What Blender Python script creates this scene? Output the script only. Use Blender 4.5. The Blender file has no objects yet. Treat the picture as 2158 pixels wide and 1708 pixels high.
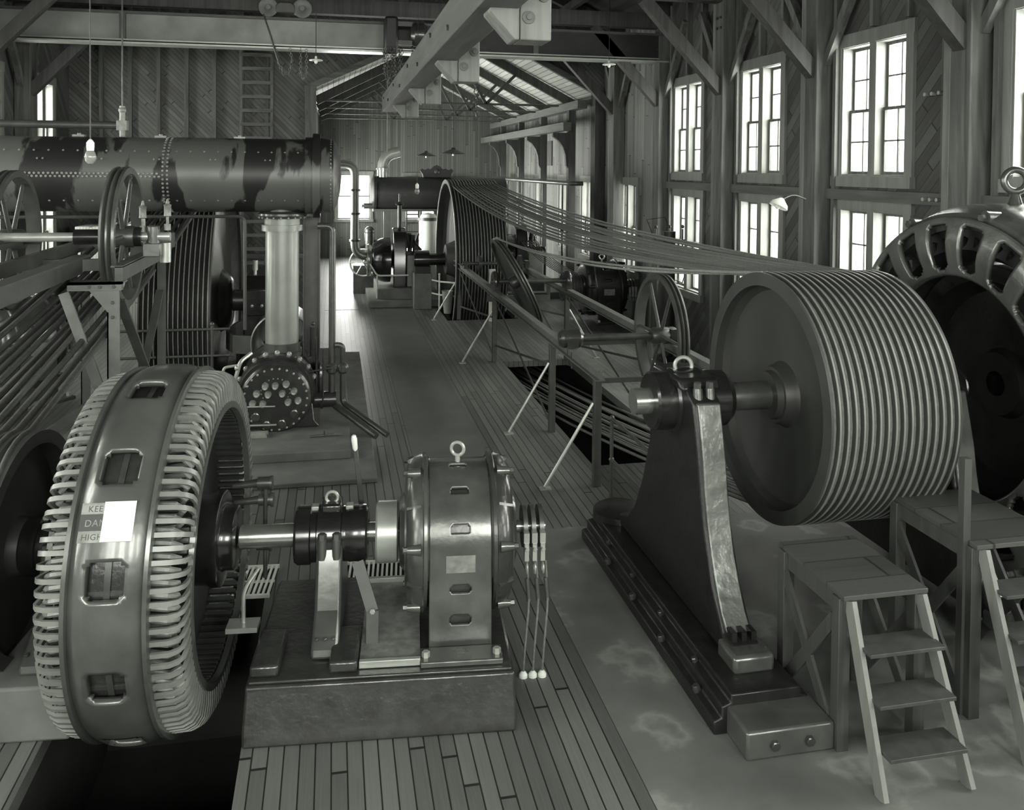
import bpy, bmesh, math, random
from mathutils import Vector, Matrix
random.seed(7)
PI = math.pi
S = bpy.context.scene
C = S.collection
W0, H0 = 2158, 1708

# ------------------------------------------------------------------ camera
YAW, PITCH, ROLL, FPX, CAMZ = math.radians(11.8), math.radians(-1.35), math.radians(0.5), 1810.0, 4.0
cam_d = bpy.data.cameras.new('camera'); cam = bpy.data.objects.new('camera', cam_d); C.objects.link(cam)
cam_d.sensor_width = 36.0; cam_d.sensor_fit = 'HORIZONTAL'; cam_d.lens = 36.0 * FPX / W0
cam_d.shift_y = -457.0 / W0
cam_d.clip_start = 0.05; cam_d.clip_end = 200
cam.matrix_world = (Matrix.Translation((0, 0, CAMZ)) @ Matrix.Rotation(-YAW, 4, 'Z')
                    @ Matrix.Rotation(PI / 2 + PITCH, 4, 'X') @ Matrix.Rotation(ROLL, 4, 'Z'))
S.camera = cam

# ------------------------------------------------------------------ view and world
S.view_settings.view_transform = 'Standard'; S.view_settings.look = 'None'
S.view_settings.gamma = 1.0; S.view_settings.use_curve_mapping = False
S.view_settings.exposure = 1.3
S.cycles.use_denoising = True
S.cycles.max_bounces = 10; S.cycles.diffuse_bounces = 6; S.cycles.glossy_bounces = 4
S.cycles.transparent_max_bounces = 16; S.cycles.caustics_reflective = False; S.cycles.caustics_refractive = False
wd = bpy.data.worlds.new('World'); S.world = wd; wd.use_nodes = True
bg = wd.node_tree.nodes['Background']
bg.inputs[0].default_value = (1.0, 0.985, 0.9, 1); bg.inputs[1].default_value = 1.6

# ------------------------------------------------------------------ daylight at every window (area lamps just outside the glass)
LIGHT = (1.0, 0.99, 0.95)
LK = 1.0
def daylight(loc, direction, w, h, power):
    d = bpy.data.lights.new('daylight', 'AREA'); d.shape = 'RECTANGLE'; d.size = w; d.size_y = h
    d.energy = power * LK; d.color = LIGHT
    o = bpy.data.objects.new('daylight', d); C.objects.link(o); o.location = loc
    o.rotation_euler = Vector(direction).to_track_quat('-Z', 'Y').to_euler()
    return o
XR, XL, YB, YF, YE = 7.8, -6.7, 24.2, -3.6, 38.9
RW = [(17.2, 18.9), (13.85, 15.55), (10.45, 12.2), (7.0, 8.75), (3.6, 5.3), (0.2, 1.9), (-3.1, -1.4)]
LW = [(21.3, 22.9), (17.9, 19.5), (14.5, 16.1), (11.1, 12.7), (7.7, 9.3), (4.3, 5.9), (0.9, 2.5), (-2.5, -0.9)]
RR = [(21.2, 22.8), (24.9, 26.4), (28.0, 29.2), (31.5, 32.7), (35.1, 36.3)]
for a, b in RW:
    daylight((XR + 0.7, (a + b) / 2, 4.9), (-1, 0, -0.25), b - a + .3, 2.3, 150)
    daylight((XR + 0.7, (a + b) / 2, 2.4), (-1, 0, -0.15), b - a + .3, 2.3, 110)
for a, b in LW:
    daylight((XL - 0.7, (a + b) / 2, 4.9), (1, 0, -0.25), b - a + .3, 2.3, 150)
    daylight((XL - 0.7, (a + b) / 2, 2.4), (1, 0, -0.15), b - a + .3, 2.3, 110)
for a, b in RR:
    daylight((XR + 0.7, (a + b) / 2, 2.4), (-1, 0, -0.1), b - a + .3, 2.3, 110)
for a, b in [(26.0, 27.6), (29.6, 31.2), (33.2, 34.8), (36.2, 37.8)]:
    daylight((-1.4, (a + b) / 2, 2.6), (1, 0, 0.55), b - a + .2, 2.4, 420)
daylight((0.95, YE + 0.8, 2.7), (0, -1, -0.3), 1.7, 2.4, 260)
daylight((3.9, YE + 0.8, 2.7), (0, -1, -0.3), 1.5, 2.2, 120)
for x in (-4.6, -1.6, 1.9, 5.0):  # unseen windows behind the viewer, added as fill for the machine fronts
    daylight((x, YF - 0.8, 4.9), (0, 1, -0.3), 1.9, 3.0, 240)

# ------------------------------------------------------------------ materials
def tint(v): return (v * 0.93, v, v * 0.90, 1)
MATS = {}
def nmat(name):
    m = bpy.data.materials.new(name); m.use_nodes = True
    nt = m.node_tree; return m, nt, nt.nodes['Principled BSDF']
def simple(name, v, rough=.5, metal=0., v2=None, scale=6., bump=0., coat=0., detail=4., spec=.5):
    m, nt, b = nmat(name); N, L = nt.nodes, nt.links
    b.inputs['Roughness'].default_value = rough; b.inputs['Metallic'].default_value = metal
    b.inputs['Coat Weight'].default_value = coat; b.inputs['Coat Roughness'].default_value = .12
    b.inputs['Specular IOR Level'].default_value = spec
    if v2 is None: v2 = v * 0.72
    tc = N.new('ShaderNodeTexCoord'); no = N.new('ShaderNodeTexNoise'); no.inputs['Scale'].default_value = scale
    no.inputs['Detail'].default_value = detail; L.new(tc.outputs['Object'], no.inputs['Vector'])
    cr = N.new('ShaderNodeValToRGB'); cr.color_ramp.elements[0].position = .3; cr.color_ramp.elements[1].position = .7
    cr.color_ramp.elements[0].color = tint(v2); cr.color_ramp.elements[1].color = tint(v)
    L.new(no.outputs['Fac'], cr.inputs[0]); L.new(cr.outputs[0], b.inputs['Base Color'])
    if bump:
        n2 = N.new('ShaderNodeTexNoise'); n2.inputs['Scale'].default_value = scale * 3; n2.inputs['Detail'].default_value = 3
        L.new(tc.outputs['Object'], n2.inputs['Vector'])
        bp = N.new('ShaderNodeBump'); bp.inputs['Strength'].default_value = bump; bp.inputs['Distance'].default_value = .02
        L.new(n2.outputs['Fac'], bp.inputs['Height']); L.new(bp.outputs[0], b.inputs['Normal'])
    MATS[name] = m; return m
def planks(name, v, v2, width, across, along, rough=.6, length=4., gap=.05, groove=.35, bump=.5, stain=0.):
    """boards: width measured along vector `across`, running along vector `along` (world space)"""
    m, nt, b = nmat(name); N, L = nt.nodes, nt.links
    b.inputs['Roughness'].default_value = rough
    g = N.new('ShaderNodeNewGeometry')
    def dot(vec):
        d = N.new('ShaderNodeVectorMath'); d.operation = 'DOT_PRODUCT'; d.inputs[1].default_value = vec
        L.new(g.outputs['Position'], d.inputs[0]); return d.outputs['Value']
    def math_(op, a, bb=None):
        n = N.new('ShaderNodeMath'); n.operation = op
        if hasattr(a, 'is_linked'): L.new(a, n.inputs[0])
        else: n.inputs[0].default_value = a
        if bb is not None:
            if hasattr(bb, 'is_linked'): L.new(bb, n.inputs[1])
            else: n.inputs[1].default_value = bb
        return n.outputs[0]
    u = math_('MULTIPLY', dot(across), 1. / width); w = dot(along)
    idx = math_('FLOOR', u); fr = math_('FRACT', u)
    wn = N.new('ShaderNodeTexWhiteNoise'); wn.noise_dimensions = '1D'; L.new(idx, wn.inputs['W'])
    off = math_('MULTIPLY', wn.outputs['Value'], length)
    seg = math_('MULTIPLY', math_('ADD', w, off), 1. / length)
    sidx = math_('FLOOR', seg); sfr = math_('FRACT', seg)
    wn2 = N.new('ShaderNodeTexWhiteNoise'); wn2.noise_dimensions = '2D'
    cx = N.new('ShaderNodeCombineXYZ'); L.new(idx, cx.inputs[0]); L.new(sidx, cx.inputs[1]); L.new(cx.outputs[0], wn2.inputs['Vector'])
    edge = math_('LESS_THAN', fr, gap)
    edge2 = math_('LESS_THAN', sfr, .006 * 4. / length)
    e = math_('MAXIMUM', edge, edge2)
    cg = N.new('ShaderNodeCombineXYZ'); L.new(math_('MULTIPLY', u, 3.), cg.inputs[0]); L.new(math_('MULTIPLY', w, .7), cg.inputs[1])
    L.new(wn2.outputs['Value'], cg.inputs[2])
    gr = N.new('ShaderNodeTexNoise'); gr.inputs['Scale'].default_value = 3.; gr.inputs['Detail'].default_value = 6; gr.inputs['Distortion'].default_value = .6
    L.new(cg.outputs[0], gr.inputs['Vector'])
    t = math_('ADD', math_('MULTIPLY', wn2.outputs['Value'], .5), math_('MULTIPLY', gr.outputs['Fac'], .5))
    if stain:
        ns = N.new('ShaderNodeTexNoise'); ns.inputs['Scale'].default_value = .6; ns.inputs['Detail'].default_value = 5
        L.new(g.outputs['Position'], ns.inputs['Vector'])
        t = math_('ADD', math_('MULTIPLY', t, 1 - stain), math_('MULTIPLY', ns.outputs['Fac'], stain))
    cr = N.new('ShaderNodeValToRGB'); cr.color_ramp.elements[0].position = .25; cr.color_ramp.elements[1].position = .8
    cr.color_ramp.elements[0].color = tint(v2); cr.color_ramp.elements[1].color = tint(v)
    L.new(t, cr.inputs[0])
    mx = N.new('ShaderNodeMixRGB'); mx.blend_type = 'MIX'; L.new(e, mx.inputs[0]); L.new(cr.outputs[0], mx.inputs[1])
    mx.inputs[2].default_value = tint(v2 * groove); L.new(mx.outputs[0], b.inputs['Base Color'])
    if bump:
        bp = N.new('ShaderNodeBump'); bp.inputs['Strength'].default_value = bump; bp.inputs['Distance'].default_value = .01; bp.invert = True
        L.new(e, bp.inputs['Height']); L.new(bp.outputs[0], b.inputs['Normal'])
    MATS[name] = m; return m
def timber(name, v, v2, axis, rough=.65):
    m, nt, b = nmat(name); N, L = nt.nodes, nt.links
    b.inputs['Roughness'].default_value = rough
    g = N.new('ShaderNodeNewGeometry'); mp = N.new('ShaderNodeMapping')
    sc = [9., 9., 9.]; sc['xyz'.index(axis)] = .8; mp.inputs['Scale'].default_value = sc
    L.new(g.outputs['Position'], mp.inputs['Vector'])
    no = N.new('ShaderNodeTexNoise'); no.inputs['Scale'].default_value = 1.; no.inputs['Detail'].default_value = 7; no.inputs['Distortion'].default_value = .8
    L.new(mp.outputs[0], no.inputs['Vector'])
    cr = N.new('ShaderNodeValToRGB'); cr.color_ramp.elements[0].position = .3; cr.color_ramp.elements[1].position = .72
    cr.color_ramp.elements[0].color = tint(v2); cr.color_ramp.elements[1].color = tint(v)
    L.new(no.outputs['Fac'], cr.inputs[0]); L.new(cr.outputs[0], b.inputs['Base Color'])
    bp = N.new('ShaderNodeBump'); bp.inputs['Strength'].default_value = .25; bp.inputs['Distance'].default_value = .01
    L.new(no.outputs['Fac'], bp.inputs['Height']); L.new(bp.outputs[0], b.inputs['Normal'])
    MATS[name] = m; return m
s2 = math.sqrt(.5)
planks('floor_wood', .19, .075, .105, (1, 0, 0), (0, 1, 0), rough=.42, gap=.1, groove=.22, stain=.4)
planks('wall_vert_right', .22, .09, .14, (0, 1, 0), (0, 0, 1), gap=.06, length=3.)
planks('wall_diag_right', .12, .05, .16, (0, s2, s2), (0, s2, -s2), gap=.07)
planks('wall_diag_back', .15, .085, .1, (s2, 0, s2), (-s2, 0, s2), gap=.1, length=3.)
planks('wall_vert_back', .16, .085, .11, (1, 0, 0), (0, 0, 1), gap=.08)
planks('wainscot', .5, .42, .07, (1, 0, 0), (0, 0, 1), gap=.12)
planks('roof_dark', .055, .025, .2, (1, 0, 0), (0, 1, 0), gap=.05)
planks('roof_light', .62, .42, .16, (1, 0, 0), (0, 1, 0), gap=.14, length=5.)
planks('platform_wood', .075, .045, .3, (0, 1, 0), (1, 0, 0), gap=.03)
timber('timber_z', .15, .06, 'z'); timber('timber_y', .17, .07, 'y'); timber('timber_x', .15, .06, 'x')
timber('timber_pale', .13, .075, 'y'); timber('timber_pale_z', .21, .12, 'z'); timber('timber_dark', .07, .03, 'z')
timber('paint_trim', .24, .17, 'z', .5)
timber('bench_wood', .07, .04, 'z', .5)
simple('concrete', .17, .8, v2=.11, scale=3, bump=.3)
simple('concrete_light', .42, .8, v2=.3, scale=3, bump=.3)
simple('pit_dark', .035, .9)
simple('mat_lino', .13, .5, v2=.105, scale=2)
simple('black', .02, .22, v2=.008, coat=.6)
simple('black_dull', .02, .5, v2=.012)
simple('black_cast', .018, .38, v2=.01, bump=.15, scale=9, coat=.15, spec=.35)
simple('cast_gloss', .16, .27, .55, v2=.09, bump=.12, scale=5, coat=.35)
simple('cast_dark', .06, .28, .3, v2=.035, bump=.2, scale=7, coat=.5)
simple('cast_frame', .15, .3, .45, v2=.09, bump=.15, scale=3, coat=.3)
simple('cast_pale', .2, .3, .5, v2=.11, bump=.35, scale=3.5, coat=.4)
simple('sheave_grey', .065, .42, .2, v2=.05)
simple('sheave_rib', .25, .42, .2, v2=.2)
simple('sheave_web', .06, .45, .2, v2=.045, scale=2)
simple('steel', .55, .22, .85, v2=.45)
simple('steel_dark', .12, .35, .5, v2=.07)
simple('steel_pale', .5, .35, .5, v2=.4)
simple('coil', .3, .45, .2, v2=.16, scale=14)
simple('finger', .26, .4, .2, v2=.18)
simple('frame_paint', .085, .45, .1, v2=.06)
simple('frame_paint_pale', .17, .45, .1, v2=.12)
simple('lagging', .32, .42, .45, v2=.24, scale=2, coat=.2)
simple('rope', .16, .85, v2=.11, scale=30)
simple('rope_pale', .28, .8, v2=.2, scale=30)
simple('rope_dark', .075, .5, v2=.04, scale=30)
simple('white_enamel', .8, .25, v2=.74)
simple('paper', .85, .7, v2=.82)
simple('sign_black', .06, .4)
simple('crane_paint', .30, .5, .1, v2=.2, scale=2)
simple('pipe_iron', .1, .35, .4, v2=.07)
simple('pipe_white', .75, .4, v2=.68)
simple('slat_white', .75, .5, v2=.6)
simple('gauge_glass', .25, .1)
# receiver tank: dark paint worn off to pale bands
m, nt, b = nmat('tank_worn'); N, L = nt.nodes, nt.links
tc = N.new('ShaderNodeTexCoord'); mp = N.new('ShaderNodeMapping'); mp.inputs['Scale'].default_value = (1.5, .5, .45)
L.new(tc.outputs['Object'], mp.inputs['Vector'])
no = N.new('ShaderNodeTexNoise'); no.inputs['Scale'].default_value = 1.5; no.inputs['Detail'].default_value = 6; no.inputs['Distortion'].default_value = .3
L.new(mp.outputs[0], no.inputs['Vector'])
cr = N.new('ShaderNodeValToRGB'); e = cr.color_ramp.elements
e[0].position = .49; e[0].color = tint(.022); e[1].position = .52; e[1].color = tint(.12)
L.new(no.outputs['Fac'], cr.inputs[0]); L.new(cr.outputs[0], b.inputs['Base Color'])
b.inputs['Roughness'].default_value = .42; b.inputs['Metallic'].default_value = .25; MATS['tank_worn'] = m
# stained concrete of the machine floor
m, nt, b = nmat('concrete_stained'); N, L = nt.nodes, nt.links
g = N.new('ShaderNodeNewGeometry'); n1 = N.new('ShaderNodeTexNoise'); n1.inputs['Scale'].default_value = 1.1; n1.inputs['Detail'].default_value = 8
L.new(g.outputs['Position'], n1.inputs['Vector'])
cr = N.new('ShaderNodeValToRGB'); e = cr.color_ramp.elements
e[0].position = .35; e[0].color = tint(.10); e[1].position = .56; e[1].color = tint(.15)
x = cr.color_ramp.elements.new(.60); x.color = tint(.24); x = cr.color_ramp.elements.new(.66); x.color = tint(.14)
L.new(n1.outputs['Fac'], cr.inputs[0]); L.new(cr.outputs[0], b.inputs['Base Color']); b.inputs['Roughness'].default_value = .7
MATS['concrete_stained'] = m
# window glass: light passes, faint reflection
m = bpy.data.materials.new('glass'); m.use_nodes = True; nt = m.node_tree; N, L = nt.nodes, nt.links
N.remove(N['Principled BSDF']); out = N['Material Output']
tr = N.new('ShaderNodeBsdfTransparent'); gl = N.new('ShaderNodeBsdfGlossy'); gl.inputs['Roughness'].default_value = .05
gg = N.new('ShaderNodeNewGeometry'); dt = N.new('ShaderNodeVectorMath'); dt.operation = 'DOT_PRODUCT'
L.new(gg.outputs['Incoming'], dt.inputs[0]); L.new(gg.outputs['Normal'], dt.inputs[1])
ab = N.new('ShaderNodeMath'); ab.operation = 'ABSOLUTE'; L.new(dt.outputs['Value'], ab.inputs[0])
su = N.new('ShaderNodeMath'); su.operation = 'SUBTRACT'; su.inputs[0].default_value = 1; L.new(ab.outputs[0], su.inputs[1])
po = N.new('ShaderNodeMath'); po.operation = 'POWER'; L.new(su.outputs[0], po.inputs[0]); po.inputs[1].default_value = 5
fr = N.new('ShaderNodeMath'); fr.operation = 'MULTIPLY_ADD'; L.new(po.outputs[0], fr.inputs[0]); fr.inputs[1].default_value = .4; fr.inputs[2].default_value = .04
mx = N.new('ShaderNodeMixShader')
L.new(fr.outputs[0], mx.inputs[0]); L.new(tr.outputs[0], mx.inputs[1]); L.new(gl.outputs[0], mx.inputs[2]); L.new(mx.outputs[0], out.inputs[0])
MATS['glass'] = m

# ------------------------------------------------------------------ things and parts
def tag(o, label=None, cat=None, group=None, kind=None):
    if label: o['label'] = label
    if cat: o['category'] = cat
    if group: o['group'] = group
    if kind: o['kind'] = kind
    return o
def thing(name, label, cat, loc=(0, 0, 0), rotz=0, group=None, kind=None):
    o = bpy.data.objects.new(name, None); C.objects.link(o); o.empty_display_size = .2
    o.location = loc; o.rotation_euler = (0, 0, rotz)
    return tag(o, label, cat, group, kind)
def copy_thing(root, loc=None, rotz=None, label=None):
    def rec(o, par):
        c = o.copy(); C.objects.link(c)
        if par: c.parent = par
        for ch in [k for k in S.objects if k.parent == o]: rec(ch, c)
        return c
    r = rec(root, None)
    if loc is not None: r.location = loc
    if rotz is not None: r.rotation_euler = (0, 0, rotz)
    if label: r['label'] = label
    return r
def axm(axis, origin):
    """frame whose local Z is `axis`"""
    q = Vector(axis).normalized().to_track_quat('Z', 'Y')
    return Matrix.Translation(origin) @ q.to_matrix().to_4x4()
class MB:
    def __init__(s): s.bm = bmesh.new()
    def poly(s, vs, faces):
        v = [s.bm.verts.new(p) for p in vs]
        for f in faces:
            try: s.bm.faces.new([v[i] for i in f])
            except ValueError: pass
        return s
    def box(s, x0, x1, y0, y1, z0, z1):
        return s.poly([(x0, y0, z0), (x1, y0, z0), (x1, y1, z0), (x0, y1, z0), (x0, y0, z1), (x1, y0, z1), (x1, y1, z1), (x0, y1, z1)],
                      [(0, 3, 2, 1), (4, 5, 6, 7), (0, 1, 5, 4), (1, 2, 6, 5), (2, 3, 7, 6), (3, 0, 4, 7)])
    def bar(s, p0, p1, w, h, up=(0, 0, 1)):
        p0, p1 = Vector(p0), Vector(p1); d = (p1 - p0).normalized(); up = Vector(up)
        if abs(d.dot(up)) > .99: up = Vector((0, 1, 0))
        r = d.cross(up).normalized(); u = r.cross(d).normalized()
        vs = [p + r * (a * w / 2) + u * (c * h / 2) for p in (p0, p1) for a, c in ((-1, -1), (1, -1), (1, 1), (-1, 1))]
        return s.poly(vs, [(0, 1, 2, 3), (7, 6, 5, 4), (0, 4, 5, 1), (1, 5, 6, 2), (2, 6, 7, 3), (3, 7, 4, 0)])
    def lathe(s, prof, origin=(0, 0, 0), axis=(1, 0, 0), n=48, a0=0., a1=2 * PI, closed=False):
        """prof: [(along axis, radius)]"""
        M = axm(axis, origin); full = abs(a1 - a0 - 2 * PI) < 1e-6; k = n if full else n + 1
        rings = []
        for (t, r) in prof:
            if r < 1e-6: rings.append([s.bm.verts.new(M @ Vector((0, 0, t)))])
            else: rings.append([s.bm.verts.new(M @ Vector((r * math.cos(a0 + (a1 - a0) * i / n), r * math.sin(a0 + (a1 - a0) * i / n), t))) for i in range(k)])
        pairs = list(zip(rings, rings[1:])) + ([(rings[-1], rings[0])] if closed else [])
        for A, B in pairs:
            m = n if full else n
            for i in range(m):
                j = (i + 1) % k
                if len(A) == 1 and len(B) == 1: continue
                if len(A) == 1: f = (A[0], B[j], B[i])
                elif len(B) == 1: f = (A[i], A[j], B[0])
                else: f = (A[i], A[j], B[j], B[i])
                try: s.bm.faces.new(f)
                except ValueError: pass
        return s
    def cyl(s, p0, p1, r, r1=None, n=16):
        p0, p1 = Vector(p0), Vector(p1); l = (p1 - p0).length; r1 = r if r1 is None else r1
        return s.lathe([(0, 0), (0, r), (l, r1), (l, 0)], p0, p1 - p0, n)
    def ring(s, origin, axis, R, r, n=40, m=10):
        M = axm(axis, origin); g = []
        for i in range(n):
            a = 2 * PI * i / n
            g.append([s.bm.verts.new(M @ Vector(((R + r * math.cos(2 * PI * j / m)) * math.cos(a), (R + r * math.cos(2 * PI * j / m)) * math.sin(a), r * math.sin(2 * PI * j / m)))) for j in range(m)])
        for i in range(n):
            for j in range(m):
                s.bm.faces.new((g[i][j], g[(i + 1) % n][j], g[(i + 1) % n][(j + 1) % m], g[i][(j + 1) % m]))
        return s
    def tube(s, pts, r, n=8, closed=False, caps=True):
        pts = [Vector(p) for p in pts]; K = len(pts); rings = []; prev = None
        for i, p in enumerate(pts):
            if closed: d = pts[(i + 1) % K] - pts[i - 1]
            elif i == 0: d = pts[1] - p
            elif i == K - 1: d = p - pts[i - 1]
            else: d = (pts[i + 1] - p).normalized() + (p - pts[i - 1]).normalized()
            d.normalize()
            if prev is None:
                a = Vector((0, 0, 1)) if abs(d.z) < .9 else Vector((1, 0, 0))
                x = d.cross(a).normalized()
            else: x = (prev - d * prev.dot(d)).normalized()
            prev = x; y = d.cross(x)
            rr = r[i] if isinstance(r, (list, tuple)) else r
            rings.append([s.bm.verts.new(p + x * rr * math.cos(2 * PI * j / n) + y * rr * math.sin(2 * PI * j / n)) for j in range(n)])
        for i in range(K if closed else K - 1):
            A, B = rings[i], rings[(i + 1) % K]
            for j in range(n): s.bm.faces.new((A[j], A[(j + 1) % n], B[(j + 1) % n], B[j]))
        if not closed and caps:
            s.bm.faces.new(rings[0][::-1]); s.bm.faces.new(rings[-1])
        return s
    def prism(s, pts, a, b, plane='yz'):
        """extrude a 2-D outline between a and b along the remaining axis"""
        def P(p, t): return {'yz': (t, p[0], p[1]), 'xz': (p[0], t, p[1]), 'xy': (p[0], p[1], t)}[plane]
        n = len(pts); A = [s.bm.verts.new(P(p, a)) for p in pts]; B = [s.bm.verts.new(P(p, b)) for p in pts]
        s.bm.faces.new(A); s.bm.faces.new(B[::-1])
        for i in range(n): s.bm.faces.new((A[i], B[i], B[(i + 1) % n], A[(i + 1) % n]))
        return s
    def ball(s, c, r, sx=1, sy=1, sz=1, n=10):
        M = Matrix.Translation(c) @ Matrix.Diagonal((sx * r, sy * r, sz * r, 1))
        bmesh.ops.create_uvsphere(s.bm, u_segments=n, v_segments=max(4, n // 2 + 1), radius=1, matrix=M); return s
    def hexbolt(s, p, axis, r=.03, h=.03):
        return s.lathe([(0, 0), (0, r), (h, r), (h * 1.15, r * .8), (h * 1.15, 0)], p, axis, 6)
    def xf(s, M): s.bm.transform(M); return s
    def build(s, name, mat, parent=None, smooth=35, bevel=0., world=False, solid=0., mats=None):
        bm = s.bm
        bmesh.ops.recalc_face_normals(bm, faces=bm.faces)
        if smooth:
            th = math.radians(smooth)
            for f in bm.faces: f.smooth = True
            for e in bm.edges:
                if len(e.link_faces) == 2 and e.calc_face_angle(0) > th: e.smooth = False
        if world and parent is not None:
            Mi = (Matrix.Translation(parent.location) @ parent.rotation_euler.to_matrix().to_4x4()).inverted()
            bm.transform(Mi)
        me = bpy.data.meshes.new(name); bm.to_mesh(me); bm.free()
        me.materials.append(MATS[mat] if isinstance(mat, str) else mat)
        o = bpy.data.objects.new(name, me); C.objects.link(o)
        if parent is not None: o.parent = parent
        if solid:
            md = o.modifiers.new('solid', 'SOLIDIFY'); md.thickness = solid; md.offset = -1
        if bevel:
            md = o.modifiers.new('bevel', 'BEVEL'); md.width = bevel; md.segments = 2; md.limit_method = 'ANGLE'; md.angle_limit = math.radians(40)
        return o
def flat_box(name, x0, x1, y0, y1, z0, z1, mat, parent=None, bevel=0., world=False):
    return MB().box(x0, x1, y0, y1, z0, z1).build(name, mat, parent, bevel=bevel, world=world)
def arc(cx, cy, r, a0, a1, n):
    return [(cx + r * math.cos(math.radians(a0 + (a1 - a0) * i / n)), cy + r * math.sin(math.radians(a0 + (a1 - a0) * i / n))) for i in range(n + 1)]
def bend(p, corner, q, r=.15, n=6):
    """rounded corner points between p-corner-q"""
    p, c, q = Vector(p), Vector(corner), Vector(q)
    a = c + (p - c).normalized() * r; b = c + (q - c).normalized() * r
    return [tuple(a.lerp(c, t).lerp(c.lerp(b, t), t)) for t in [i / n for i in range(n + 1)]]
def path(pts, r=.12):
    out = [pts[0]]
    for i in range(1, len(pts) - 1): out += bend(pts[i - 1], pts[i], pts[i + 1], r)
    return out + [pts[-1]]
def struct(o): o['kind'] = 'structure'; return o
# ================================================================== THE ROOM
def sheet(mb, mk, us, vs, holes, t0, t1):
    """wall or floor slab with rectangular holes; mk(u, v, t) -> point"""
    us = sorted(set(us + [h[0] for h in holes] + [h[1] for h in holes])); vs = sorted(set(vs + [h[2] for h in holes] + [h[3] for h in holes]))
    for a, b in zip(us, us[1:]):
        for c, d in zip(vs, vs[1:]):
            mu, mv = (a + b) / 2, (c + d) / 2
            if any(h[0] < mu < h[1] and h[2] < mv < h[3] for h in holes): continue
            P = [mk(u, v, t) for t in (t0, t1) for u, v in ((a, c), (b, c), (b, d), (a, d))]
            mb.poly(P, [(0, 1, 2, 3), (7, 6, 5, 4), (0, 4, 5, 1), (1, 5, 6, 2), (2, 6, 7, 3), (3, 7, 4, 0)])
    return mb
PIT_R = (3.45, 4.85, 11.0, 17.3); PIT_RF = (2.95, 4.85, 22.2, 26.9)
PIT_L = (-3.25, -1.65, 14.3, 20.1); PIT_G = (-1.95, -.6, 5.35, 8.65)
# floors
f = sheet(MB(), lambda u, v, t: (u, v, t), [XL, 2.0, XR], [YF, 9.15, YB, YE], [PIT_R, PIT_RF, PIT_L, PIT_G, (2.0, XR, YF, 9.15)], -.12, 0)
struct(f.build('floor', 'floor_wood'))
f = sheet(MB(), lambda u, v, t: (u, v, t), [2.0, XR], [YF, 9.15], [], -.12, 0)
struct(f.build('floor', 'concrete_stained'))
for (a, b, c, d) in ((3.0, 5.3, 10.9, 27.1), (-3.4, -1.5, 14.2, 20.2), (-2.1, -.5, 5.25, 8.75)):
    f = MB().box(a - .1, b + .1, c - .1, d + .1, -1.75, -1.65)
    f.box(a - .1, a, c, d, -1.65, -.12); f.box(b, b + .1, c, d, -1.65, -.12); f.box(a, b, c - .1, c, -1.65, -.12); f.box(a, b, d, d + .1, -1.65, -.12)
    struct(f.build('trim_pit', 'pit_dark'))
# pit kerbs
k = MB(); a, b, c, d = PIT_R
k.box(b, b + .35, c, d, .001, .012)
struct(k.build('trim_1', 'timber_y'))

# side walls with windows
ZU, ZL = (3.92, 5.92), (1.3, 3.42)
holesR = [(a + .1, b - .1, *ZU) for a, b in RW] + [(a + .1, b - .1, *ZL) for a, b in RW]
w = sheet(MB(), lambda u, v, t: (t, u, v), [YF, 20.2], [0, 8.2], holesR, XR, XR + .3)
struct(w.build('wall_right', 'wall_diag_right'))
w = sheet(MB(), lambda u, v, t: (t, u, v), [20.2, YE], [0, 8.2], [(a + .1, b - .1, 1.3, 3.6) for a, b in RR], XR, XR + .3)
struct(w.build('wall_right', 'wall_vert_right'))
w = sheet(MB(), lambda u, v, t: (t, u, v), [YF, YB], [0, 8.2], [(a + .1, b - .1, *ZU) for a, b in LW] + [(a + .1, b - .1, *ZL) for a, b in LW], XL - .3, XL)
struct(w.build('wall_left', 'wall_diag_right'))
w = sheet(MB(), lambda u, v, t: (t, u, v), [YB + .15, YE], [0, 6.6], [(a, b, 1.4, 3.8) for a, b in [(26.0, 27.6), (29.6, 31.2), (33.2, 34.8), (36.2, 37.8)]], -.8, -.6)
struct(w.build('wall_left', 'wall_vert_right'))
# wall across the hall with the opening to the far room
RX, RZ, EZ = 3.6, 8.25, 6.15
w = MB()
w.box(XL, -.6, YB, YB + .15, 0, 8.2)
w.prism([(-.6, EZ), (RX, RZ), (XR, EZ), (XR, 8.2), (RX, 8.3), (-.6, 8.2)], YB, YB + .15, 'xz')
w.prism([(XL, 8.2), (-.6, 8.2), (RX, 8.3), (XR, 8.2), (.55, 11.2)], YB, YB + .15, 'xz')
struct(w.build('wall_back', 'wall_diag_back'))
# far end wall
w = sheet(MB(), lambda u, v, t: (u, t, v), [-.8, XR], [0, 6.2], [(.2, 1.65, 1.66, 3.66), (3.2, 4.6, 1.66, 3.6)], YE, YE + .2)
w.prism([(-.8, 6.2), (XR, 6.2), (RX, RZ + .1)], YE, YE + .2, 'xz')
struct(w.build('wall_far', 'wall_vert_back'))
# wall behind the viewer
hf = [(x - .9, x + .9, 3.5, 6.4) for x in (-4.6, -1.6, 1.9, 5.0)]
w = sheet(MB(), lambda u, v, t: (u, t, v), [XL, XR], [0, 8.2], hf, YF - .3, YF)
w.prism([(XL, 8.2), (XR, 8.2), (.55, 11.2)], YF - .3, YF, 'xz')
struct(w.build('wall_front', 'wall_vert_back'))
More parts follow.
